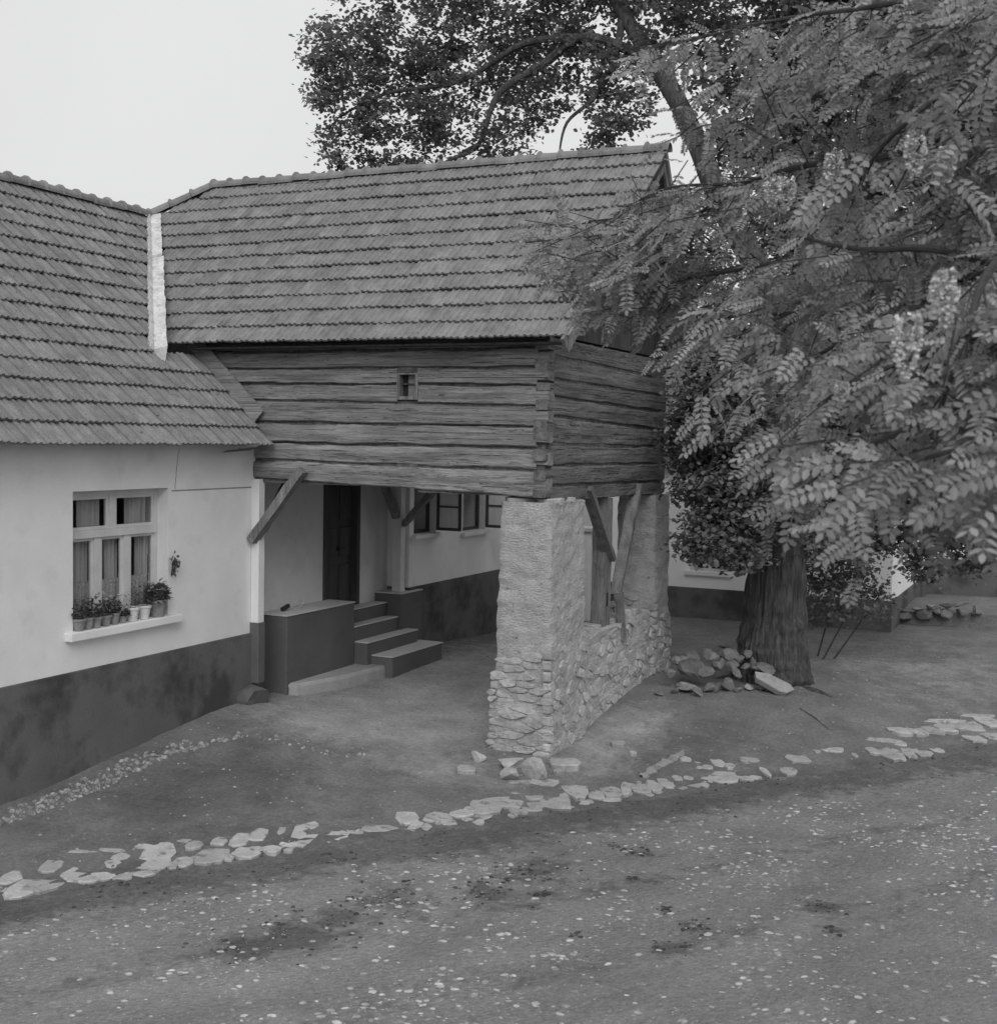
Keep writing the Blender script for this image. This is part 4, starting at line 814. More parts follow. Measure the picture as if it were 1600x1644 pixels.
for r in range(NR):
    s = r * rowl; p0 = Vector((HE[0], 0, HE[1])) + uy * s
    zc = p0.z + .15
    yr = -.05 if zc < 4.80 else vly((HE[0] - (zc - HE[1]) / HS)) - .06
    k = 0
    while True:
        y = yr - (k + 1) * .205
        if y < Y0 - .2: break
        m = bas.copy(); m.translation = Vector((p0.x, y, p0.z)) + uz * rng.uniform(-.004, .006) + uy * rng.uniform(-.008, .008)
        m = m @ Matrix.Rotation(rng.uniform(-.012, .012), 4, 'Z') @ Matrix.Rotation(rng.uniform(-.012, .012), 4, 'X')
        items.append(m); k += 1
tile_field(hroof, htile, HT, items, 'roof_tiles', 300, first=lambda p: p.y > -4.3)
ridge_run(hroof, (HR[0], -13.1, HR[1] + .02), (HR[0], 1.75, HR[1] + .02), 48)
# eave board and broken render under the eave
bt = MB(); bt.add([(HE[0] + .03, -1.05, 3.50), (HE[0] + .05, -.45, 3.545), (HE[0] + .05, -.40, 3.60), (HE[0] + .03, -1.0, 3.52), (HE[0] - .05, -1.05, 3.47), (HE[0] - .05, -.45, 3.5)], [(0,1,2,3), (0,4,5,1)])
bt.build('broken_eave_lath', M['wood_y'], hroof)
# board closing the tile edge against the granary
bb_ = MB(); bb_.beam((-4.02, -.055, hp(-4.02) + .17), (-5.10, -.055, hp(-5.10) + .15), .03, .21, up=(0, 0, 1)); bb_.build('verge_board', M['wood_x'], hroof)

# ================================================================ the granary
gran = thing('granary', (-2.0, 2.2, 0), 'old log granary with tiled roof raised on rough stone pillars over a passage', 'granary')
GW = 4.50
def log_mesh(axis_, a0, a1, zb, zt, out, depth, seed, n=44, tail0=None, tail1=None):
    """hewn log: axis 'x' runs along x with its face at y=out looking to -y; axis 'y' along y with its face at x=out looking to +x.
    zb/zt give bottom and top height at the two ends; tails narrow the ends to lapped corner tongues (length, z0, z1)"""
    pr = [(-1, .0, .30), (-1, .0, .12), (-1, .03, .0)]      # unused guard
    stations = []
    for i in range(n + 1):
        t = i / n; a = a0 + (a1 - a0) * t
        b_ = zb[0] + (zb[1] - zb[0]) * t; t_ = zt[0] + (zt[1] - zt[0]) * t
        b_ += .018 * mnoise.noise((a * 1.7, seed, 0)) + .011 * mnoise.noise((a * 7, seed, 3)) + .008
        t_ += .020 * mnoise.noise((a * 1.6, seed + 1.0, 5)) + .012 * mnoise.noise((a * 8, seed, 9)) - .014
        stations.append((a, b_, t_))
    if tail0: stations = [(a0 - tail0[0], tail0[1], tail0[2]), (a0 - .001, tail0[1], tail0[2])] + stations
    if tail1: stations = stations + [(a1 + .001, tail1[1], tail1[2]), (a1 + tail1[0], tail1[1], tail1[2])]
    prof = [(0.0, .07), (.015, .020), (.07, .004), (.35, 0.0), (.48, .001), (.62, -.003), (.76, 0.0), (.90, .003), (.978, .022), (1.0, .07)]
    vs_ = []; m_ = len(prof) + 2
    for a, b_, t_ in stations:
        h = t_ - b_
        for q, inn_ in prof:
            z = b_ + h * q; e = inn_ + .018 * mnoise.noise((a * 2.3, z * 5, seed + 4)) + .008 * mnoise.noise((a * 5, z * 26, seed + 7))
            vs_.append((a, out + e, z) if axis_ == 'x' else (out - e, a, z))
        for z in (t_, b_):
            vs_.append((a, out + depth, z) if axis_ == 'x' else (out - depth, a, z))
    fs = []
    for i in range(len(stations) - 1):
        for k in range(m_):
            j = (k + 1) % m_; fs.append((i*m_+k, i*m_+j, (i+1)*m_+j, (i+1)*m_+k))
    fs.append(tuple(range(m_))); e = (len(stations) - 1) * m_; fs.append(tuple(range(e + m_ - 1, e - 1, -1)))
    me = bpy.data.meshes.new('log'); me.from_pydata(vs_, [], fs); me.update()
    bm = bmesh.new(); bm.from_mesh(me); bmesh.ops.recalc_face_normals(bm, faces=bm.faces[:]); bm.to_mesh(me); bm.free()
    return me
FZR = [2.99, 3.08 + .0, 3.34, 3.61, 3.85, 4.10, 4.34, 4.55, 4.79, 4.93]
FZ_r = [3.02, 3.34, 3.61, 3.85, 4.10, 4.34, 4.55, 4.78, 4.93]
FZ_l = [3.14, 3.38, 3.60, 3.87, 4.15, 4.36, 4.55, 4.78, 4.93]
XW0 = -4.55
CE = -0.14
GZ_n = [2.97, 3.17, 3.40, 3.65, 3.99, 4.22, 4.42, 4.69, 4.92]
GZ_f = [2.93, 3.12, 3.39, 3.63, 3.88, 4.14, 4.38, 4.63, 4.92]
SW = (-1.99, -1.74, 4.18, 4.47)   # little window
gmid = [(a + b) / 2 for a, b in zip(GZ_n[:-1], GZ_n[1:])]
for i in range(8):
    zr0, zr1 = FZ_r[i], FZ_r[i + 1]; c = (zr0 + zr1) / 2; h = (zr1 - zr0)
    t1 = (0.145, c - h * .27, c + h * .27)
    XW = XW0 if i < 4 else -5.25
    pieces = [(XW, CE)]
    def lerp_z(arr_l, arr_r, x): return arr_l + (arr_r - arr_l) * (x - XW0) / (CE - XW0)
    if i in (4, 5): pieces = [(XW, SW[0] - .02), (SW[1] + .02, CE)]
    for a, b in pieces:
        m = log_mesh('x', a, b, (lerp_z(FZ_l[i], zr0, a), lerp_z(FZ_l[i], zr0, b)), (lerp_z(FZ_l[i+1], zr1, a), lerp_z(FZ_l[i+1], zr1, b)), 0.0 + .012 * math.sin(i * 2.1), .17, i * 3.3, tail1=t1 if b == CE else None)
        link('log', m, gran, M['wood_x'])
for i in range(8):
    za, zb = GZ_n[i], GZ_n[i + 1]; c = (za + zb) / 2; h = zb - za
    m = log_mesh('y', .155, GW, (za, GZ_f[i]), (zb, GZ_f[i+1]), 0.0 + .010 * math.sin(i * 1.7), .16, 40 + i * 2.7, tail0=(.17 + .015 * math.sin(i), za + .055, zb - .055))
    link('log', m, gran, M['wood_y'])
    m = log_mesh('x', XW0, -.02, (FZ_l[i], FZ_r[i]), (FZ_l[i+1], FZ_r[i+1]), GW - .17, .17, 90 + i, n=6)
    link('log', m, gran, M['wood_x'])
# chinking behind the joints
ck = MB(); ck.box(XW0, SW[0] - .02, .05, .12, 3.08, 4.9); ck.box(SW[1] + .02, -.05, .05, .12, 3.03, 4.9); ck.box(SW[0] - .02, SW[1] + .02, .035, .12, 3.08, SW[2] - .03); ck.box(SW[0] - .02, SW[1] + .02, .035, .12, SW[3] + .02, 4.9)
ck.box(-.12, -.032, .121, GW - .1, 2.98, 4.9)
ck.build('chinking', M['chink'], gran)
# window in the logs
f_ = MB(); a, b, c0, c1 = SW
for bb in ((a - .02, a + .012, c0 - .02, c1 + .015), (b - .012, b + .02, c0 - .02, c1 + .015), (a + .012, b - .012, c0 - .02, c0 + .02), (a + .012, b - .012, c1 - .005, c1 + .015)): f_.box(bb[0], bb[1], -.012, .10, bb[2], bb[3])
sw = f_.build('window', M['wood_z'], gran)
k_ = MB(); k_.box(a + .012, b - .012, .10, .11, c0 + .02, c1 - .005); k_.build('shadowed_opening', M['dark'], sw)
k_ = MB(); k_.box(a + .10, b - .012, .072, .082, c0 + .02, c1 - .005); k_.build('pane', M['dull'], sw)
k_ = MB(); k_.box(a + .012, b - .012, .05, .07, (c0 + c1) / 2 + .02, (c0 + c1) / 2 + .035); k_.build('glazing_bar', M['old_board'], sw)
# notch plug in the sill beam
k_ = MB(); xk = -.92; vs_ = [(xk - .10, -.02, 3.10), (xk - .07, -.02, 3.17), (xk + .06, -.02, 3.17), (xk + .12, -.02, 3.08)]; k_.add(vs_ + [(x, .03, z) for x, y, z in vs_], [(0,3,2,1), (0,1,5,4), (1,2,6,5), (2,3,7,6), (3,0,4,7)]); k_.build('mortise_plug', M['wood_x'], gran)
# floor: joists and boards over the passage
for k in range(9):
    x0_ = XW0 + .1 + k * .5
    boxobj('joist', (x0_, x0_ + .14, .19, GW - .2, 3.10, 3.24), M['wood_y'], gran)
fl = boxobj('floor', (XW0, -.15, .19, GW - .19, 3.25, 3.30), M['old_board'], gran)
# gable boards
for k in range(22):
    y = .02 + k * GW / 22; yc = y + .1; zt_ = min(GE[1] + GS * (yc - GE[0]), GE[1] + GS * (2 * GR[0] - yc - GE[0])) - .14
    if zt_ < 4.97: continue
    q = MB(); ya, yb = y + .004, y + GW / 22 - .004
    zz = lambda yy: min(GE[1] + GS * (yy - GE[0]), GE[1] + GS * (2 * GR[0] - yy - GE[0])) - .13
    pts_ = [(-.02, ya, 4.93), (-.02, yb, 4.93), (-.02, yb, zz(yb)), (-.02, ya, zz(ya))]
    q.add(pts_ + [(x - .025, y_, z_) for x, y_, z_ in pts_], [(0,1,2,3), (7,6,5,4), (0,4,5,1), (1,5,6,2), (2,6,7,3), (3,7,4,0)])
    q.build('gable_board', M['old_board'], gran)
# ---- granary roof
def gxr(z): return 0.40 + 0.24 * (z - GE[1]) / (GR[1] - GE[1])
def gxl(z):
    if z < HR[1]:
        yy = (z - GE[1]) / GS + GE[0]; return VLB[0] + (yy - VLB[1]) / (VLT[1] - VLB[1]) * (VLT[0] - VLB[0])
    return HR[0] + (z - HR[1]) / (GR[1] - HR[1]) * (HR[0] * 0 - 6.62 + 7.40)
gs = MB()
def gslab(quad): slab(gs, quad)
gslab([(gxr(GE[1]) - .03, GE[0] + .10, GE[1] + .10 * GS), (gxl(GE[1]), GE[0] + .10, GE[1] + .10 * GS), (gxl(6.96), (6.96 - GE[1]) / GS + GE[0], 6.96), (gxr(6.96) - .03, (6.96 - GE[1]) / GS + GE[0], 6.96)])
gslab([(gxr(6.96) - .03, (6.96 - GE[1]) / GS + GE[0], 6.96), (gxl(6.97), (6.96 - GE[1]) / GS + GE[0], 6.96), (-6.62, GR[0], GR[1]), (gxr(GR[1]) - .03, GR[0], GR[1])])
groof = gs.build('roof', M['under'], gran)
bk = MB(); slab(bk, [(gxr(GR[1]), GR[0], GR[1] + .04), (-6.62, GR[0], GR[1] + .04), (-5.0, 2 * GR[0] - GE[0], GE[1] + .04), (gxr(GE[1]), 2 * GR[0] - GE[0], GE[1] + .04)], .08); bk.build('rear_slope', M['tile'], groof)
bk = MB(); bk.add([(-7.42, 1.80, 6.93), (-6.62, GR[0], GR[1] - .02), (-7.42, 2.76, 6.93)], [(0, 1, 2)]); bk.build('hip_slope', M['tile'], groof)
glen = math.hypot(GR[0] - GE[0], GR[1] - GE[1]); NG = 12; rowg = glen / NG
GT = tile_geom(TW, rowg + .05)
gtile = mesh_from('tile', *GT, M['tile'])
ux = Vector((1, 0, 0)); uy = Vector((0, GR[0] - GE[0], GR[1] - GE[1])).normalized(); uz = ux.cross(uy).normalized()
bas = Matrix((ux, uy, uz)).transposed().to_4x4()
items = []
missing = {(3, 17), (9, 10)}
for r in range(NG):
    p0 = Vector((0, GE[0], GE[1])) + uy * (r * rowg); zc = p0.z + rowg * .35
    xr, xl = gxr(zc), gxl(zc) + .02
    k = 0
    while True:
        x = xr - (k + 1) * TW
        if x < xl: break
        m = bas.copy(); sag = .012 * mnoise.noise((x * .6, r * .4, 2)); m.translation = Vector((x, p0.y, p0.z)) + uz * (rng.uniform(-.004, .007) + sag) + uy * rng.uniform(-.010, .010)
        m = m @ Matrix.Rotation(rng.gauss(0, .012) + (.09 if rng.random() < .012 else 0), 4, 'Z') @ Matrix.Rotation(rng.uniform(-.015, .015), 4, 'X') @ Matrix.Rotation(rng.uniform(-.02, .02), 4, 'Y')
        items.append(m); k += 1
tile_field(groof, gtile, GT, items, 'roof_tiles', 300)
ridge_run(groof, (-6.60, GR[0], GR[1] + .015), (gxr(GR[1]), GR[0], GR[1] + .005), 24)
ridge_run(groof, (-7.42, 1.80, 6.99), (-6.58, GR[0] - .02, 7.47), 3)
# barge boards along the open verge, front and rear
for sgn in (1, -1):
    bb_ = MB(); ye = GE[0] if sgn > 0 else 2 * GR[0] - GE[0]
    bb_.beam((gxr(GE[1]) - .05, ye - .03 * sgn, GE[1] - .10), (gxr(GR[1]) - .06, GR[0] - .02 * sgn, GR[1] - .14), .035, .20, up=(0, 0, 1), seg=6, wob=.01)
    bb_.build('barge_board', M['wood_z'], groof)
boxobj('eave_board', (-5.0, gxr(GE[1]) - .08, -.24, -.005, GE[1] - .055, GE[1] - .035), M['old_board'], groof)
# valley between the two roofs: pale mortar trough with a spout end
n1 = Vector((HS, 0, 1)).normalized(); n2 = Vector((0, -GS, 1)).normalized()
va = Vector((VLB[0], VLB[1], hp(VLB[0]))); vb = Vector((VLT[0], VLT[1], HR[1]))
vd = (vb - va).normalized()
e1 = n1.cross(vd).normalized();  e2 = n2.cross(vd).normalized()
if e1.y > 0: e1 = -e1
if e2.x < 0: e2 = -e2
def valley(ta, tb, w1, w2, lift, seed):
    vs_ = []; n = 26
    for i in range(n + 1):
        t = ta + (tb - ta) * i / n; c = va + vd * t
        j = [rng.uniform(-.008, .008) for _ in range(4)]
        up_ = (n1 + n2).normalized()
        vs_ += [c + e1 * (w1 + j[0]) + n1 * (lift - .05), c + e1 * (w1 * .95 + j[0]) + n1 * (lift + .02 + j[1] * .5), c + up_ * (lift + .005), c + e2 * (w2 * .95 + j[2]) + n1 * (lift + .01 + j[3] * .5), c + e2 * (w2 + j[2]) - Vector((0, 0, .22))]
    fs = []
    for i in range(n):
        for k in range(4): fs.append((i*5+k, i*5+k+1, i*5+6+k, i*5+5+k))
    fs.append((0, 1, 2, 3, 4))
    mb = MB(); mb.add(vs_, fs); return mb.build('valley_mortar', M['flash'], groof)
vlen = (vb - va).length
valley(-.02, vlen * .62, .10, .13, .075, 1)
valley(vlen * .645, vlen * .985, .09, .12, .07, 2)

# ---- pillars, low wall
def rubble_block(name, x0, x1, y0, y1, ztop, flare, parent, material, seed):
    """battered masonry pier with rough faces"""
    zb_ = -.25; nz = 46
    def ring(n_side):
        out_ = []
        for s in range(4):
            for k in range(n_side):
                t = k / n_side
                out_.append(((t, 0), (1, t), (1 - t, 1), (0, 1 - t))[s])
        return out_
    rg = ring(16); vs_ = []; n = len(rg)
    for i in range(nz + 1):
        q = i / nz; z = zb_ + (ztop - zb_) * q; f = flare * (1 - q) ** 1.5
        for (a, b) in rg:
            cxm, cym = a - .5, b - .5
            # slightly rounded corners
            r_c = 1 - .05 * max(0, (abs(cxm) + abs(cym)) - .9) / .1
            x = (x0 + x1) / 2 + cxm * r_c * (x1 - x0 + 2 * f); y = (y0 + y1) / 2 + cym * r_c * (y1 - y0 + 2 * f)
            nx_, ny_ = (1 if a > .999 else -1 if a < .001 else 0), (1 if b > .999 else -1 if b < .001 else 0)
            d = .018 * mnoise.fractal((x * 4 + seed, y * 4, z * 7), 1, 2, 4) + .010 * mnoise.noise((x * 13, y * 13, z * 30 + seed))
            d += .02 * mnoise.noise((x * 2.2, y * 2.2, z * 1.7 + seed * 3))
            vs_.append((x + nx_ * d, y + ny_ * d, z))
    fs = []
    for i in range(nz):
        for k in range(n):
            j = (k + 1) % n; fs.append((i*n+k, i*n+j, (i+1)*n+j, (i+1)*n+k))
    fs.append(tuple(range(nz * n, nz * n + n)))
    mb = MB(); mb.add(vs_, fs)
    return mb.build(name, material, parent, False)
pil1 = rubble_block('stone_pillar', -.60, .09, .0, 1.10, 2.965, .075, gran, M['rubble'], 1)
pil2 = rubble_block('stone_pillar', -.52, .07, 3.93, 4.62, 2.925, .07, gran, M['rubble'], 5)
tag(pil2, 'rear stone pillar standing near the tree')
lowr = rubble_block('low_wall', -.42, .05, 1.12, 3.92, 1.22, .05, gran, M['rubble'], 9)

def clip_poly(poly, px_, py_, nx_, ny_):
    """keep the side where (p - (px,py)).n <= 0"""
    out_ = []
    for k in range(len(poly)):
        a = poly[k]; b = poly[(k + 1) % len(poly)]
        da = (a[0] - px_) * nx_ + (a[1] - py_) * ny_; db = (b[0] - px_) * nx_ + (b[1] - py_) * ny_
        if da <= 0: out_.append(a)
        if (da < 0 < db) or (db < 0 < da):
            t = da / (da - db); out_.append((a[0] + (b[0] - a[0]) * t, a[1] + (b[1] - a[1]) * t))
    return out_
def lay_stones(parent, o, ud, vd_, width, zlo, zhi, size, asp, proud, seed, keep=lambda x, z: True, joint=.007, depth=.10):
    """irregular rubble on a face: every stone is one cell of a jittered pattern; asp stretches the stones along the course"""
    r = random.Random(seed); ud = Vector(ud).normalized(); up_ = Vector(vd_).normalized(); nrm_ = ud.cross(up_).normalized()
    W_, H_ = width / asp, zhi - zlo; pts_ = []
    for _ in range(2600):
        p = (r.uniform(-.02, W_ + .02), r.uniform(-.02, H_ + .02)); dm = size * (.62 + .55 * abs(mnoise.noise((p[0] * 3, p[1] * 3, seed))) + .25 * r.random())
        if all((p[0] - q[0]) ** 2 + (p[1] - q[1]) ** 2 > dm * dm for q in pts_): pts_.append(p)
    for p in pts_:
        cxw, czw = p[0] * asp, zlo + p[1]
        if not keep(cxw, czw): continue
        poly = [(0, 0), (W_, 0), (W_, H_), (0, H_)]
        for q in pts_:
            if q is p: continue
            dx, dy = q[0] - p[0], q[1] - p[1]; l2 = dx * dx + dy * dy
            if l2 > (size * 4) ** 2: continue
            l = math.sqrt(l2); poly = clip_poly(poly, p[0] + dx * .5, p[1] + dy * .5, dx / l, dy / l)
            if len(poly) < 3: break
        if len(poly) < 3: continue
        pw_ = [(x * asp - cxw, y - p[1]) for x, y in poly]
        # round the corners by sampling edges, then shrink for the joint
        ring = []
        for k in range(len(pw_)):
            a = pw_[k]; b = pw_[(k + 1) % len(pw_)]
            if math.hypot(b[0] - a[0], b[1] - a[1]) < .015: continue
            for t in (.18, .5, .82): ring.append((a[0] + (b[0] - a[0]) * t, a[1] + (b[1] - a[1]) * t))
        if len(ring) < 6: continue
        mr = sum(math.hypot(*q) for q in ring) / len(ring)
        if mr < .028: continue
        sc = max(.55, 1 - joint / mr); n = len(ring); pr_ = proud + r.uniform(-.030, .016); tx_, ty_ = r.uniform(-.12, .12), r.uniform(-.12, .12)
        vs_ = []
        for z, k in ((-depth, sc), (pr_ - .010, sc), (pr_, sc * .91)):
            for x, y in ring:
                j_ = 1 + r.uniform(-.04, .04); e = (x * tx_ + y * ty_ if z > -depth else 0) + (r.uniform(-.005, .005) if z > -depth else 0)
                vs_.append((x * k * j_, y * k * j_, z + e))
        vs_.append((0, 0, pr_ + r.uniform(-.004, .008)))
        fs = []
        for q in (0, 1):
            for k in range(n): fs.append((q*n+k, q*n+(k+1) % n, (q+1)*n+(k+1) % n, (q+1)*n+k))
        for k in range(n): fs.append((2*n+k, 2*n+(k+1) % n, 3*n))
        me = bpy.data.meshes.new('stone'); me.from_pydata(vs_, [], fs); me.update()
        c = Vector(o) + ud * cxw + up_ * (czw - o[2])
        place('stone', me, parent, M['stone'], c, Matrix((ud, up_, nrm_)).transposed().to_euler(), (1, 1, 1))
flr = .075
# front face of the near pillar (stones show below 1.35 m), right flank, low wall face
nzf = lambda x, z, k: mnoise.noise((x * 2.2, z * 2.2, k))
lay_stones(pil1, (-.655, -.078, -.06), (1, 0, 0), (0.0, .028, 1), .80, -.06, 1.7, .092, 3.2, .004, 21, keep=lambda x, z: z < 1.0 + .4 * nzf(x, z, 3))
lay_stones(pil1, (.162, -.07, -.06), (0, 1, 0), (-.026, 0, 1), 1.22, -.06, 1.8, .115, 1.6, .002, 22, keep=lambda x, z: z < 1.15 + .4 * nzf(x, z, 5))
lay_stones(lowr, (.098, 1.14, -.02), (0, 1, 0), (-.038, 0, 1), 2.78, -.02, 1.24, .115, 1.6, .002, 23, keep=lambda x, z: z > .02 + .085 * x)
lay_stones(pil2, (.142, 3.87, .1), (0, 1, 0), (-.026, 0, 1), .80, .1, 1.8, .12, 1.5, .0, 24, keep=lambda x, z: z < 1.1 + .5 * nzf(x, z, 4))
lay_stones(pil2, (-.585, 3.872, .95), (1, 0, 0), (0, .022, 1), .72, .95, 1.9, .105, 2.0, .0, 25, keep=lambda x, z: z < 1.45 + .3 * nzf(x, z, 6))
# loose flat capping stones on the low wall
for i, (y, w_, d_, h_) in enumerate([(1.30, .30, .34, .10), (1.62, .26, .36, .08), (1.95, .24, .3, .07), (2.62, .34, .34, .09), (2.98, .30, .36, .08), (3.35, .34, .3, .12), (3.68, .26, .3, .10), (1.28, .28, .30, .08)]):
    place('stone', SLABST[i % 14], lowr, M['stone'], (-.17 + .03 * math.sin(i * 3), y, 1.22 + h_ * .4 + (.085 if i == 7 else 0)), (rng.uniform(-.05, .05), rng.uniform(-.05, .05), 1.57 + rng.uniform(-.3, .3)), (w_, d_, h_))
# flat stones bedded under the sill beam on the pillar heads
for i, (x, y, w_, d_) in enumerate([(-.42, .28, .42, .5), (-.05, .25, .30, .45), (-.25, .75, .6, .5), (-.25, 4.25, .5, .6)]):
    place('stone', SLABST[(i + 5) % 14], pil1 if i < 3 else pil2, M['stone'], (x, y, 2.975 - (.05 if i == 3 else 0)), (0, 0, rng.uniform(-.2, .2)), (w_, d_, .075))

# ---- posts and braces
def timber(name, a, b, w_, h_, parent=gran, up=(0, 1, 0), wob=.014, seed=0, mat_='wood_z'):
    q = MB(); q.beam(a, b, w_, h_, up=up, seg=8, wob=wob, seed=seed); return q.build(name, M[mat_], parent)
timber('post', (-.13, 2.26, 1.20), (-.12, 2.24, 2.95), .20, .20, seed=1)
timber('brace', (-.02, 1.36, 3.10), (-.015, 2.30, 2.12), .07, .15, up=(1, 0, 0), seed=2)
timber('brace', (-.02, 3.32, 3.10), (-.015, 2.52, 1.62), .07, .15, up=(1, 0, 0), seed=3)
timber('brace', (.03, 2.52, 1.66), (.07, 2.60, 1.00), .07, .11, up=(1, 0, 0), seed=4)
k_ = MB(); k_.box(-.031, -.022, 2.20, 2.25, 1.50, 1.68); k_.build('mortise', M['dark'], gran)
timber('post', (-4.085, .03, .44), (-4.085, .03, 3.12), .12, .12, seed=5, mat_='lime', wob=.008)
boxobj('post_foot_paint', (-4.155, -4.012, -.045, .105, .44, 1.24), M['plinth_porch'], gran, .01)
timber('brace', (-4.10, -.07, 2.32), (-3.33, -.07, 3.26), .11, .13, up=(0, 1, 0), seed=6)
timber('brace', (-4.06, .09, 2.45), (-4.06, .72, 3.12), .10, .10, up=(1, 0, 0), seed=7)
timber('post', (-4.24, 4.02, 1.227), (-4.24, 4.02, 3.09), .15, .15, seed=8, mat_='lime_porch', wob=.008)
timber('brace', (-4.24, 3.94, 2.42), (-4.24, 3.40, 3.12), .09, .12, up=(1, 0, 0), seed=9)
timber('brace', (-4.16, 4.02, 2.30), (-3.40, 4.02, 3.10), .09, .12, up=(0, 1, 0), seed=10)
fs_ = rock_mesh('foot_stone', 71)
o = place('foot_stone', fs_, None, M['plinth_porch'], (-4.04, -.06, .29), (.1, 0, .3), (.66, .60, .58))
tag(o, 'rounded dark footing stone under the wooden post at the house corner', 'stone')
# ================================================================ background buildings
bgh = thing('background_house', (0, 11, .3), 'low white house with dark plinth behind the granary and the big tree', 'house')
BY = 9.98
bx0, bx1 = -2.98, 2.6
w = MB(); wy0, wy1 = (-1.18, -.42)
w.box(bx0, wy0, BY, BY + .4, .9, 3.5); w.box(wy1, bx1, BY, BY + .4, .9, 3.5); w.box(wy0, wy1, BY, BY + .4, .9, 1.22); w.box(wy0, wy1, BY, BY + .4, 2.45, 3.5)
w.box(bx0, bx0 + .4, BY + .4, BY + 6, .9, 3.5); w.box(bx1 - .4, bx1, BY + .4, BY + 6, .9, 3.5)
w.build('wall', M['lime_lifted'], bgh)
p_ = MB(); p_.box(bx0 - .02, bx1 + .02, BY - .03, BY + .4, -.2, .897); p_.box(bx1 - .4, bx1 + .02, BY + .4, BY + 6, -.2, .897); p_.build('plinth', M['plinth'], bgh)
f_ = MB(); 
for bb in ((wy0, wy0 + .06, 1.22, 2.45), (wy1 - .06, wy1, 1.22, 2.45), (wy0 + .06, wy1 - .06, 1.22, 1.28), (wy0 + .06, wy1 - .06, 2.39, 2.45), ((wy0 + wy1) / 2 - .03, (wy0 + wy1) / 2 + .03, 1.28, 2.39)):
    f_.box(bb[0], bb[1], BY + .1, BY + .15, bb[2], bb[3])
wd = f_.build('window', M['paint'], bgh)
p_ = MB(); p_.box(wy0 + .06, wy1 - .06, BY + .12, BY + .126, 1.28, 2.39); p_.build('pane', M['glass'], wd)
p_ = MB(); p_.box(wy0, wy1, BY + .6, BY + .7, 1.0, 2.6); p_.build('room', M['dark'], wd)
p_ = MB(); p_.box(wy0 - .08, wy1 + .08, BY - .07, BY + .1, 1.15, 1.217); p_.build('sill', M['lime'], wd)
r_b = MB(); ez, rz, ey, ry = 3.42, 5.9, BY - .4, BY + 2.9
for (ya, za, yb, zb) in ((ey, ez, ry, rz), (2 * ry - ey, ez, ry, rz)):
    r_b.add([(bx0 - .3, ya, za), (bx1 + .3, ya, za), (bx1 + .3, yb, zb), (bx0 - .3, yb, zb), (bx0 - .3, ya, za - .1), (bx1 + .3, ya, za - .1), (bx1 + .3, yb, zb - .1), (bx0 - .3, yb, zb - .1)], [(0,1,2,3), (7,6,5,4), (0,4,5,1), (1,5,6,2), (3,7,4,0)])
for xg in (bx0 + .1, bx1 - .1):
    r_b.add([(xg, BY + .05, 3.5), (xg, 2 * ry - BY - .05, 3.5), (xg, ry, rz - .15)], [(0, 1, 2)])
broof = r_b.build('roof', M['tile'], bgh)
bt_ = MB(); vsG, fsG = tile_geom(.22, .36)
nb = 11; uyb = Vector((0, ry - ey, rz - ez)); lb = uyb.length; uyb.normalize(); uxb = Vector((1, 0, 0)); uzb = uxb.cross(uyb)
bb4 = Matrix((uxb, uyb, uzb)).transposed().to_4x4()
for r in range(int(lb / .33)):
    for k in range(int((bx1 - bx0 + .6) / .22)):
        m = bb4.copy(); m.translation = Vector((bx0 - .3 + k * .22, ey, ez)) + uyb * (r * .33) + uzb * .03
        bt_.add([m @ Vector(v) for v in vsG], fsG, rng.random())
o = bt_.build('roof_tiles', M['tile'], broof); o['kind'] = 'stuff'
pier = thing('gate_pier', (-2.9, 9.3, .3), 'whitewashed gate pier seen through the passage behind the stone pillar', 'pier')
boxobj('shaft', (-3.30, -2.86, 9.0, 9.4, .1, 1.95), M['lime'], pier, .02)
boxobj('cap', (-3.36, -2.80, 8.94, 9.46, 1.951, 2.03), M['cement'], pier, .015)

barn = thing('barn', (5.2, 16.5, .4), 'dim plastered barn with dark base half hidden behind the hanging branches', 'barn')
w = MB(); w.box(1.9, 13.5, 15.6, 16.0, 1.25, 4.2); w.build('wall', M['lime'], barn)
w = MB(); w.box(1.88, 13.5, 15.56, 16.0, -.2, 1.247); w.build('plinth', M['plinth'], barn)
w = MB()
w.add([(1.6, 15.2, 4.1), (13.8, 15.2, 4.1), (13.8, 18.5, 6.6), (1.6, 18.5, 6.6), (1.6, 21.8, 4.1), (13.8, 21.8, 4.1)], [(0,1,2,3), (3,2,5,4)])
w.build('roof', M['tile'], barn)

terr = thing('terrace_wall', (2.8, 11.2, .3), 'low bank edged with rough stones below the dark barn wall', 'stone wall')
tb = MB(); n = 30; vs_ = []
for i in range(n + 1):
    x = 1.7 + i * .17; zt = .50 + .12 * sstep(0, 1, (x - 1.7) / 2.2) + .02 * mnoise.noise((x * 3, 0, 0)); zt = float(zt)
    if i == 0: zt = .36
    vs_ += [(x, 11.16, .0), (x, 11.26, zt), (x, 13.5, zt + .05), (x, 13.9, .2)]
tb.add(vs_, [(4*i+k, 4*i+4+k, 4*i+5+k, 4*i+1+k) for i in range(n) for k in range(3)])
tb.build('earth_bank', M['yard'], terr)
for i, (x, z, w_, h_) in enumerate(TERRACE):
    place('stone', ROCKS[i % 12], terr, M['rock'], (x, 11.2, z), (rng.uniform(-.3, .3), rng.uniform(-.2, .2), rng.uniform(-.3, .3)), (w_ * 1.35, .34, h_ * 1.6))

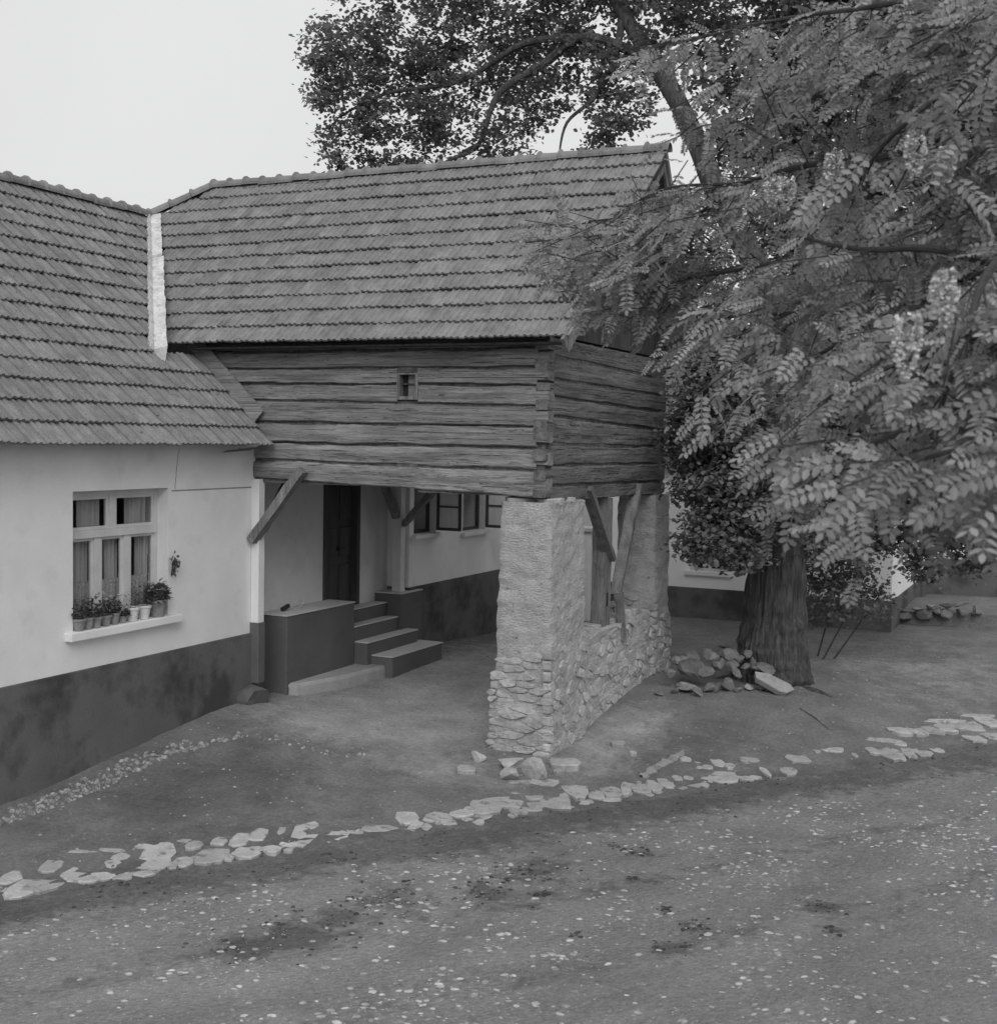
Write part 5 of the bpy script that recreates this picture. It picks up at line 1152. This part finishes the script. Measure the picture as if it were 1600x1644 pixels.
# ================================================================ loose stones
HEAPG = 'stones heaped at the foot of the tree'
LAB = {1: 'biggest rounded grey boulder in the middle of the stone heap by the tree', 20: 'dark flat stone lying topmost on the heap against the trunk', 21: 'small low stone at the end of the heap nearest the rear pillar', 18: 'wide grey stone right against the trunk above the leaning slab', 7: 'lowest stone of the heap, in front towards the lane'}
pale_i = {0: 'pale boulder low in the stone heap beside the rear pillar', 12: 'small pale stone in the heap just above the long slab'}
for i, (x, y, z, w_, h_) in enumerate(HEAP):
    gz_ = g1(x, y)
    if i != 19 and z - h_ * .45 < gz_ + .16: z = gz_ + h_ * .40      # lowest stones lie on the earth
    if i == 19:
        o = place('stone_slab', SLABST[3], None, M['rock_pale'], (x, y, z), (.55, .42, .25), (w_ * 1.25, h_ * 1.5, .09))
        tag(o, 'long flat slab leaning on the heap against the tree trunk', 'stone', HEAPG); continue
    o = place('stone', ROCKS[(i * 5) % 12], None, M['rock_pale'] if i in pale_i else M['clod'] if i == 20 else M['rock'], (x, y, z), (rng.uniform(-.6, .6), rng.uniform(-.6, .6), rng.uniform(0, 3.1)), (w_ * 1.5, w_ * 1.25, h_ * 1.15))
    tag(o, pale_i.get(i) or LAB.get(i, 'rough grey fieldstone in the heap between the rear pillar and tree trunk'), 'stone', HEAPG)
tws = MB(); sweep_pts = [(2.35, 3.3, g1(2.35, 3.3) + .012), (2.60, 3.05, g1(2.6, 3.05) + .02), (2.84, 2.75, g1(2.84, 2.75) + .012)]
for a, b in zip(sweep_pts[:-1], sweep_pts[1:]): tws.beam(a, b, .018, .015)
tag(tws.build('twig', M['wood_z']), 'thin dry twig lying on the earth in front of the tree', 'twig')
rg_ = MB(); vs_ = []; pa, pb_ = Vector((1.28, -.10)), Vector((1.42, 1.05))
for i in range(41):
    t = i / 40; c = pa.lerp(pb_, t) + Vector((.05 * mnoise.noise((t * 5, 3, 0)), 0)); wv = .085 * (math.sin(t * 3.0 + .1) ** .5) * max(.2, 1 + 1.1 * mnoise.noise((t * 11, 1, 0))); nx_, ny_ = .99, -.12; z = g1(c.x, c.y)
    vs_ += [(c.x - nx_ * wv, c.y - ny_ * wv, z - .03), (c.x - nx_ * wv * .6, c.y - ny_ * wv * .6, z + .018 + .03 * mnoise.noise((t * 19, 0, 0))), (c.x + nx_ * wv * .5, c.y + ny_ * wv * .5, z + .02 + .03 * mnoise.noise((t * 19, 5, 0))), (c.x + nx_ * wv, c.y + ny_ * wv, z - .03)]
rg_.add(vs_, [(4*i+k, 4*i+k+1, 4*i+5+k, 4*i+4+k) for i in range(40) for k in range(3)])
tag(rg_.build('rock_rib', M['mortar']), 'long narrow rib of bare rock in the earth between pillar and kerb', 'rock')
FSL = ['rounded stone half buried at the foot of the pillar, next to the passage', 'flat oval stone against the pillar foot, above a smaller one', 'largest squarish boulder lying in front of the pillar corner', 'rounded block in front of the oval stone at the pillar foot', 'flat ledge stone sticking out under the pillar corner', 'small flat stone below the ledge stone at the pillar corner', 'flat stone lying alone on the earth right of the pillar', 'small stone on the bare earth between pillar and kerb', 'flat rock sunk in the ground left of the pillar boulders']
for i, (x, y, w_, h_) in enumerate(FOOTSTONES):
    z = g1(x, y); hh = max(h_, .08)
    fl_ = i in (4, 5, 6, 7, 8)
    o = place('stone', SLABST[(i + 2) % 14] if fl_ else ROCKS[(i * 7 + 1) % 12], None, M['rock_pale'] if i in (6,) else M['stone'], (x, y + hh * .35, z + hh * (.34 if not fl_ else .2)), (rng.uniform(-.2, .2), rng.uniform(-.15, .15), kang + rng.uniform(-.3, .3)), (w_ * (1.3 if not fl_ else 1.0), w_ * .9, hh * (1.35 if not fl_ else .9)))
    tag(o, FSL[i], 'stone', 'stones at the foot of the pillar')

# ================================================================ flowerpots on the sill
def lathe(mb, prof, c, n=14, cap=True):
    vs_ = []; fs = []
    for r, z in prof:
        for i in range(n):
            a = 6.2832 * i / n; vs_.append((c[0] + r * math.cos(a), c[1] + r * math.sin(a), c[2] + z))
    for k in range(len(prof) - 1):
        for i in range(n):
            j = (i + 1) % n; fs.append((k*n+i, k*n+j, (k+1)*n+j, (k+1)*n+i))
    if cap: fs.append(tuple(range(n))[::-1]); fs.append(tuple(range((len(prof)-1)*n, len(prof)*n)))
    mb.add(vs_, fs)
def leaf_quad(mb, p, d, u, l, w, rnd):
    """a folded leaf: six vertices along direction d"""
    d = d.normalized(); s = d.cross(u)
    if s.length < 1e-3: s = d.cross(Vector((1, 0, 0)))
    s.normalize(); n = s.cross(d)
    a = p; t = p + d * l; m1 = p + d * l * .38; m2 = p + d * l * .75
    mb.add([a, m1 + s * w * .5 + n * w * .12, m2 + s * w * .36 + n * w * .08, t, m2 - s * w * .36 + n * w * .08, m1 - s * w * .5 + n * w * .12], [(0, 1, 2, 3), (0, 3, 4, 5)], rnd)
def flower_head(mb, c, r, rr):
    for i in range(6):
        a = 6.28 * i / 6 + rr.random(); d = Vector((math.cos(a), math.sin(a), .4)); leaf_quad(mb, c, d, Vector((0, 0, 1)), r, r * .8, rr.random())
ZS = W1[2]
POTS = [(-3.12, .085, .13, 'pot', .20, 0, 'clay flowerpot with a low bushy plant, leftmost on the window sill'),
        (-2.98, .07, .13, 'pot', .22, 1, 'clay flowerpot with leafy stems, second along the sill'),
        (-2.86, .075, .12, 'pot', .24, 4, 'clay flowerpot with pale blossoms, third along the sill'),
        (-2.71, .072, .12, 'pot', .20, 2, 'clay flowerpot with a few pale blossoms, fourth along the sill'),
        (-2.57, .066, .13, 'pot', .18, 3, 'narrow clay flowerpot topped by one large white bloom'),
        (-2.44, .06, .08, 'pot', .12, 0, 'small dark flowerpot between the clay pots and white pots'),
        (-2.28, .085, .16, 'pot_white', .26, 0, 'white pot with a dense feathery plant in the middle of the sill'),
        (-2.08, .085, .16, 'pot_white', .24, 5, 'white pot with the tall stem of white flowers'),
        (-1.85, .115, .20, 'pot', .22, 0, 'largest flowerpot with broad leaves at the sill end nearest the porch')]
for i, (y, r, h, mt, ph, fl_, lab) in enumerate(POTS):
    rr = random.Random(60 + i); c = (HX + .0, y, ZS)
    t = thing('flowerpot', c, lab, 'flowerpot', 'flowerpots on the window sill')
    q = MB(); lathe(q, [(r * .68, .0), (r * .95, h * .82), (r * 1.08, h * .82), (r * 1.08, h), (r * .9, h), (r * .86, h * .9)], c); q.build('pot', M[mt], t, False)
    q = MB(); sd = MB()
    sd.add([(c[0] + r * .88 * math.cos(a_), c[1] + r * .88 * math.sin(a_), ZS + h * .92) for a_ in [6.28 * k / 12 for k in range(12)]], [tuple(range(12))]); sd.build('soil', M['soil'], t)
    ns = 150 if i in (6, 8) else 100
    for k in range(ns):
        a_ = rr.uniform(0, 6.28); e = rr.random() ** .6; rad_ = (r * 1.25) * e
        p = Vector((c[0] + rad_ * math.cos(a_), c[1] + rad_ * math.sin(a_), ZS + h + ph * rr.random() ** 1.2 * (1.1 - .6 * e)))
        d = Vector((math.cos(a_) * .8 + rr.gauss(0, .4), math.sin(a_) * .8 + rr.gauss(0, .4), rr.gauss(.3, .5)))
        big = .065 if i == 8 else (.03 if i == 6 else .042)
        leaf_quad(q, p, d, Vector((0, 0, 1)), big * rr.uniform(.7, 1.3), big * (.35 if i == 6 else .8), rr.random())
    q.build('plant', M['potleaf'], t)
    if fl_:
        for k in range(fl_):
            q = MB(); a_ = rr.uniform(0, 6.28)
            hz = (h + ph * rr.uniform(.8, 1.15)) if fl_ != 5 else h + .16 + .10 * k
            p = Vector((c[0] + .05 + .03 * rr.random(), y + rr.uniform(-.8, .8) * r * (1 if fl_ != 5 else .4), ZS + hz))
            flower_head(q, p, .045 if fl_ == 3 and k == 0 else .028, rr); flower_head(q, p + Vector((.004, .004, .012)), .022, rr)
            q.build('flower', M['petal'], t)
        if fl_ == 5:
            q = MB(); q.beam((c[0] + .05, y, ZS + h), (c[0] + .06, y, ZS + h + .6), .008, .008); q.build('stem', M['potleaf'], t)
# little plant bracket on the window reveal
sp = thing('wall_sprig', (HX + .01, -1.60, 2.0), 'small dark leafy sprig fixed to the window jamb above the pots', 'plant')
q = MB(); rr = random.Random(5)
for k in range(46):
    p = Vector((HX + .02 + rr.uniform(0, .05), -1.60 + rr.gauss(0, .03), 2.12 + rr.gauss(0, .05))); leaf_quad(q, p, Vector((rr.random(), rr.gauss(0, 1), rr.gauss(0, 1))), Vector((1, 0, 0)), .05, .035, rr.random())
q.build('leaves', M['potleaf'], sp)
q = MB(); q.beam((HX, -1.60, 1.99), (HX + .03, -1.60, 2.18), .01, .01); q.build('stem', M['iron'], sp)

# wire loop with a ribbed grip on the porch platform
wl_ = thing('wire_loop', (-4.3, 1.25, 1.245), 'loop of pale wire with a dark ribbed grip on the porch platform', 'wire loop')
q = MB(); pts_ = [Vector((-4.36, 1.10, 1.27))]
for i in range(22):
    a_ = -2.6 + 4.6 * i / 21; pts_.append(Vector((-4.34 + .02 * i / 21, 1.30 + .17 * math.cos(a_ + math.pi) * -1, 1.345 + .09 * math.sin(a_ + math.pi) * -1 + .0)))
pts_.append(Vector((-4.32, 1.62, 1.44)))
for a, b in zip(pts_[1:-1], pts_[2:]): q.beam(a, b, .010, .010, up=(1, 0, .1))
q.build('wire', M['wire'], wl_)
q = MB()
for k in range(5): q.beam((-4.36, .98 + k * .035, 1.275 + .008 * k), (-4.36, .998 + k * .035, 1.278 + .008 * k), .05, .05)
q.beam((-4.36, .97, 1.272), (-4.36, 1.15, 1.31), .02, .02)
q.build('grip', M['iron'], wl_)

# ================================================================ trees
def sweep(mb, pts_, n=10, rough=0.0, seed=0, res=6, furrow=0.0):
    P_ = [Vector(p[:3]) for p in pts_]; R_ = [p[3] for p in pts_]
    path = []; rad_ = []
    for i in range(len(P_) - 1):
        p0 = P_[max(i-1, 0)]; p1 = P_[i]; p2 = P_[i+1]; p3 = P_[min(i+2, len(P_)-1)]
        for k in range(res):
            t = k / res; t2 = t * t; t3 = t2 * t
            path.append(.5 * ((2 * p1) + (p2 - p0) * t + (2 * p0 - 5 * p1 + 4 * p2 - p3) * t2 + (3 * p1 - p0 - 3 * p2 + p3) * t3)); rad_.append(R_[i] * (1 - t) + R_[i+1] * t)
    path.append(P_[-1]); rad_.append(R_[-1])
    vs_ = []; fs = []; ref = Vector((0.3, 1, 0.1))
    for i, (p, r) in enumerate(zip(path, rad_)):
        d = (path[min(i+1, len(path)-1)] - path[max(i-1, 0)]).normalized()
        s = d.cross(ref).normalized(); u = s.cross(d).normalized()
        for k in range(n):
            a = 6.2832 * k / n; e = r * (1 + rough * mnoise.noise((math.cos(a) * 1.5 + seed, math.sin(a) * 1.5, i * .25)))
            if furrow > .05: e *= 1 + .13 * math.exp(-i / 16) * math.sin(a * 5 + .7) + .06 * math.exp(-i / 20) * math.sin(a * 8 + 2)
            if furrow: e *= 1 + furrow * mnoise.noise((a * 7.0 + seed, i * .12, 3.0)) + furrow * .55 * mnoise.noise((a * 17.0, i * .14, 9.0))
            vs_.append(p + s * (e * math.cos(a)) + u * (e * math.sin(a)))
    for i in range(len(path) - 1):
        for k in range(n):
            j = (k + 1) % n; fs.append((i*n+k, i*n+j, (i+1)*n+j, (i+1)*n+k))
    fs.append(tuple(range(n))[::-1]); e = (len(path)-1)*n; fs.append(tuple(range(e, e+n)))
    mb.add(vs_, fs)
    return path
lin = thing('linden_tree', (1.68, 4.6, .3), 'big old linden tree with thick furrowed trunk rising behind the granary', 'tree')
for nm, pts_ in LIMBS:
    q = MB()
    if nm == 'trunk':
        pp = [list(p) for p in pts_]; sweep(q, pp, 110, .10, 2, 14, .085)
        # flaring roots
        o = q.build('trunk', M['bark'], lin)
        base = Vector(pts_[1][:3])
        for a_, l_ in ((-2.6, .62), (-.45, .80), (1.2, .7)):
            d = Vector((math.cos(a_), math.sin(a_), 0)); e = base + d * l_; ze = g1(e.x, e.y)
            rt = MB(); sweep(rt, [tuple(base + d * .18 + Vector((0, 0, .30))) + (.20,), tuple(base + d * .40 + Vector((0, 0, .0))) + (.15,), (e.x, e.y, ze - .03, .07), (e.x + d.x * .4, e.y + d.y * .4, ze - .12, .03)], 14, .15, a_, 6, .06)
            rt.build('root', M['bark'], lin)
    else:
        big = pts_[0][3] > .2
        sweep(q, pts_, 20 if big else 9, .12, len(pts_), 6, .04 if big else 0); q.build('limb', M['bark'], lin)
def leaf_cloud(mb, blobs, per, size, seed, dens=1.0, hang=.5, cl=.20):
    rr = random.Random(seed)
    for (x, y, z, r) in blobs:
        c = Vector((x, y, z)); nc = max(5, int(13 * dens * (r / .5) ** 2))
        for _ in range(nc):
            while True:
                v = Vector((rr.uniform(-1, 1), rr.uniform(-1, 1), rr.uniform(-1, 1)))
                if .15 < v.length < 1: break
            cc = c + Vector((v.x * r, v.y * r * 1.15, v.z * r)); rc = cl * rr.uniform(.7, 1.35)
            tone = rr.random()
            for _ in range(per):
                p = cc + Vector((rr.gauss(0, rc * .62), rr.gauss(0, rc * .62), rr.gauss(0, rc * .30)))
                d = Vector((rr.gauss(0, 1), rr.gauss(0, 1), rr.gauss(-hang, .45))); u = Vector((rr.gauss(0, .5), rr.gauss(0, .5), 1))
                s = size * rr.uniform(.65, 1.25)
                leaf_quad(mb, p, d, u, s, s * .85, min(1, max(0, tone * .6 + rr.random() * .4)))
q = MB(); leaf_cloud(q, BLOBS[:26], 60, .080, 31, 1.05, cl=.23)
leaf_cloud(q, BLOBS[26:51], 42, .095, 32, 2.0, cl=.28)
leaf_cloud(q, BLOBS[51:], 60, .082, 33, 2.3, cl=.20)
print('linden leaf faces', len(q.f))
o = q.build('crown', M['linden'], lin); o['kind'] = 'stuff'
shr = thing('shrub', (1.5, 6.2, .33), 'dark leafy shrub growing beside the tree trunk above the stony bank', 'shrub')
q = MB(); leaf_cloud(q, SHRUB, 26, .07, 34, 2.0); o = q.build('foliage', M['linden'], shr)
q = MB()
for (x, y, z, r) in SHRUB[::2]:
    sweep(q, [(x * .5 + .75, y, g1(x, y) - .05, .016), (x, y, z, .01), (x + .1, y, z + r * .8, .008)], 6)
q.build('stems', M['bark_thin'], shr)

# black locust: hanging sprays of pinnate leaves reaching in from the right
rob = thing('locust_tree', (RTRUNK[0], RTRUNK[1], -.08), 'black locust whose flowering feathery branches hang in front of the granary and linden', 'tree')
q = MB(); tx, ty = RTRUNK
sweep(q, [(tx + .5, ty - .3, -.3, .30), (tx + .45, ty - .28, .4, .24), (tx + .3, ty - .2, 2.0, .21), (tx + .1, ty - .05, 4.0, .18), (tx, ty, 5.6, .14), (tx - .2, ty + .2, 7.4, .08)], 24, .1, 4, 8, .06)
q.build('trunk', M['bark'], rob)
leafv = []   # template: pinnate leaf along +X, blade in XY plane, unit length
def pinnate(mb, p, d, up, L_, rr, tone):
    d = d.normalized(); s = d.cross(up)
    if s.length < 1e-3: s = Vector((0, 1, 0))
    s.normalize(); n = s.cross(d).normalized()
    npair = rr.choice((6, 7, 7, 8)); curve = rr.uniform(.1, .45) * L_
    def at(t): return p + d * (L_ * t) - n * (curve * t * t)
    w = L_ * .011
    a0 = at(0); a1 = at(.5); a2 = at(.97)
    mb.add([a0 - s * w, a0 + s * w, a1 + s * w, a1 - s * w], [(0,1,2,3)], tone * .3); mb.add([a1 - s * w, a1 + s * w, a2 + s * w * .5, a2 - s * w * .5], [(0,1,2,3)], tone * .3)
    ll = L_ * .225
    for k in range(npair):
        t = .18 + .74 * k / (npair - 1); c = at(t); dd = (at(min(1, t + .05)) - c).normalized()
        for sg in (-1, 1):
            ld = s * sg + dd * rr.uniform(.15, .45) - n * rr.uniform(.0, .45)
            leaf_quad(mb, c, ld, n, ll * rr.uniform(.85, 1.1) * (1 - .25 * abs(t - .5)), ll * .52, min(1, max(0, tone + rr.gauss(0, .12))))
    leaf_quad(mb, at(.97), d - n * .3, n, ll * .9, ll * .46, tone)
rr = random.Random(77)
lf = MB(); nleaf = 0
tw = MB()
for bi, pts_ in enumerate(RBRANCH):
    L_tot = sum((Vector(a) - Vector(b)).length for a, b in zip(pts_[:-1], pts_[1:]))
    r0 = .020 if len(pts_) > 3 else .010
    q = MB(); path = sweep(q, [tuple(p) + (r0 * (1 - .88 * i / (len(pts_) - 1)) + .003,) for i, p in enumerate(pts_)], 7, .1, bi, 8)
    q.build('branch', M['bark_thin'], rob)
    n_p = len(path); start = .30 if len(pts_) > 3 else .05
    acc = 0
    for i in range(1, n_p):
        if i / n_p < start: continue
        acc += (path[i] - path[i-1]).length
        while acc > .10:
            acc -= .10
            p = path[i]; d = (path[i] - path[i-1]).normalized()
            # a twig, leaves alternate along it
            side = Vector((rr.gauss(0, 1), rr.gauss(0, 1), rr.gauss(-.15, .7)))
            td = (d * .7 + side.normalized() * .9 + Vector((0, 0, -.15))).normalized(); tl = rr.uniform(.18, .55)
            if i / n_p > .9: td = (d + side.normalized() * .3).normalized()
            e = p + td * tl + Vector((0, 0, -.12 * tl))
            tw.beam(p, e, .006, .006, up=(.3, .2, 1))
            nl = int(3 + tl * 9)
            for k in range(nl):
                t = (k + .6) / nl; c = p.lerp(e, t)
                ld = td * .55 + Vector((rr.gauss(0, .8), rr.gauss(0, .8), rr.gauss(-.45, .45)))
                pinnate(lf, c, ld, Vector((rr.gauss(.05, .35), rr.gauss(-.75, .35), .8)), rr.uniform(.10, .24), rr, min(1, max(0, rr.gauss(.5, .22)))); nleaf += 1
CL = Vector((-.905, -.425, 0))      # the sprays lean this way, as if blown
allp = []
for pts_ in RBRANCH: allp += [Vector(a).lerp(Vector(b), k / 4) for a, b in zip(pts_[:-1], pts_[1:]) for k in range(4)]
for (ax, ay, az, bx_, by_, bz_) in SPRAYS:
    a = Vector((ax, ay, az)); b = Vector((bx_, by_, bz_)); anchor = min(allp, key=lambda p: (p - a).length)
    if (anchor - a).length < 1.2: tw.beam(anchor, a, .007, .007, up=(.3, .2, 1))
    tw.beam(a, b, .006, .006, up=(.3, .2, 1)); L_ = (b - a).length; nl = int(L_ * 28)
    for k in range(nl):
        c = a.lerp(b, (k + .5) / nl) + Vector((rr.gauss(0, .05), rr.gauss(0, .05), rr.gauss(0, .04)))
        ld = CL * .55 + Vector((rr.gauss(0, .55), rr.gauss(0, .55), rr.gauss(-.35, .4)))
        pinnate(lf, c, ld, Vector((rr.gauss(.05, .35), rr.gauss(-.75, .35), .8)), rr.uniform(.10, .24), rr, min(1, max(0, rr.gauss(.5, .22)))); nleaf += 1
print('locust leaves', nleaf, len(lf.f))
tw.build('twigs', M['bark_thin'], rob)['kind'] = 'stuff'
o = lf.build('crown', M['robinia'], rob); o['kind'] = 'stuff'
for i, (x, y, z, l_) in enumerate(FLOWERS):
    q = MB(); c = Vector((x, y, z + l_ * .5)); rr = random.Random(200 + i)
    for k in range(170):
        t = rr.random(); wd_ = l_ * .38 * math.sin(math.pi * (.22 + .78 * t)) + .003; a_ = rr.uniform(0, 6.28)
        p = c + Vector((wd_ * .5 * math.cos(a_), wd_ * .5 * math.sin(a_), -l_ * t))
        for _ in range(2):
            dd = Vector((math.cos(a_) + rr.gauss(0, .4), math.sin(a_) + rr.gauss(0, .4), rr.gauss(-.1, .5))); leaf_quad(q, p, dd, Vector((rr.gauss(0,1), rr.gauss(0,1), 1)), .016, .014, rr.random())
    q.build('flower_cluster', M['petal'], rob)
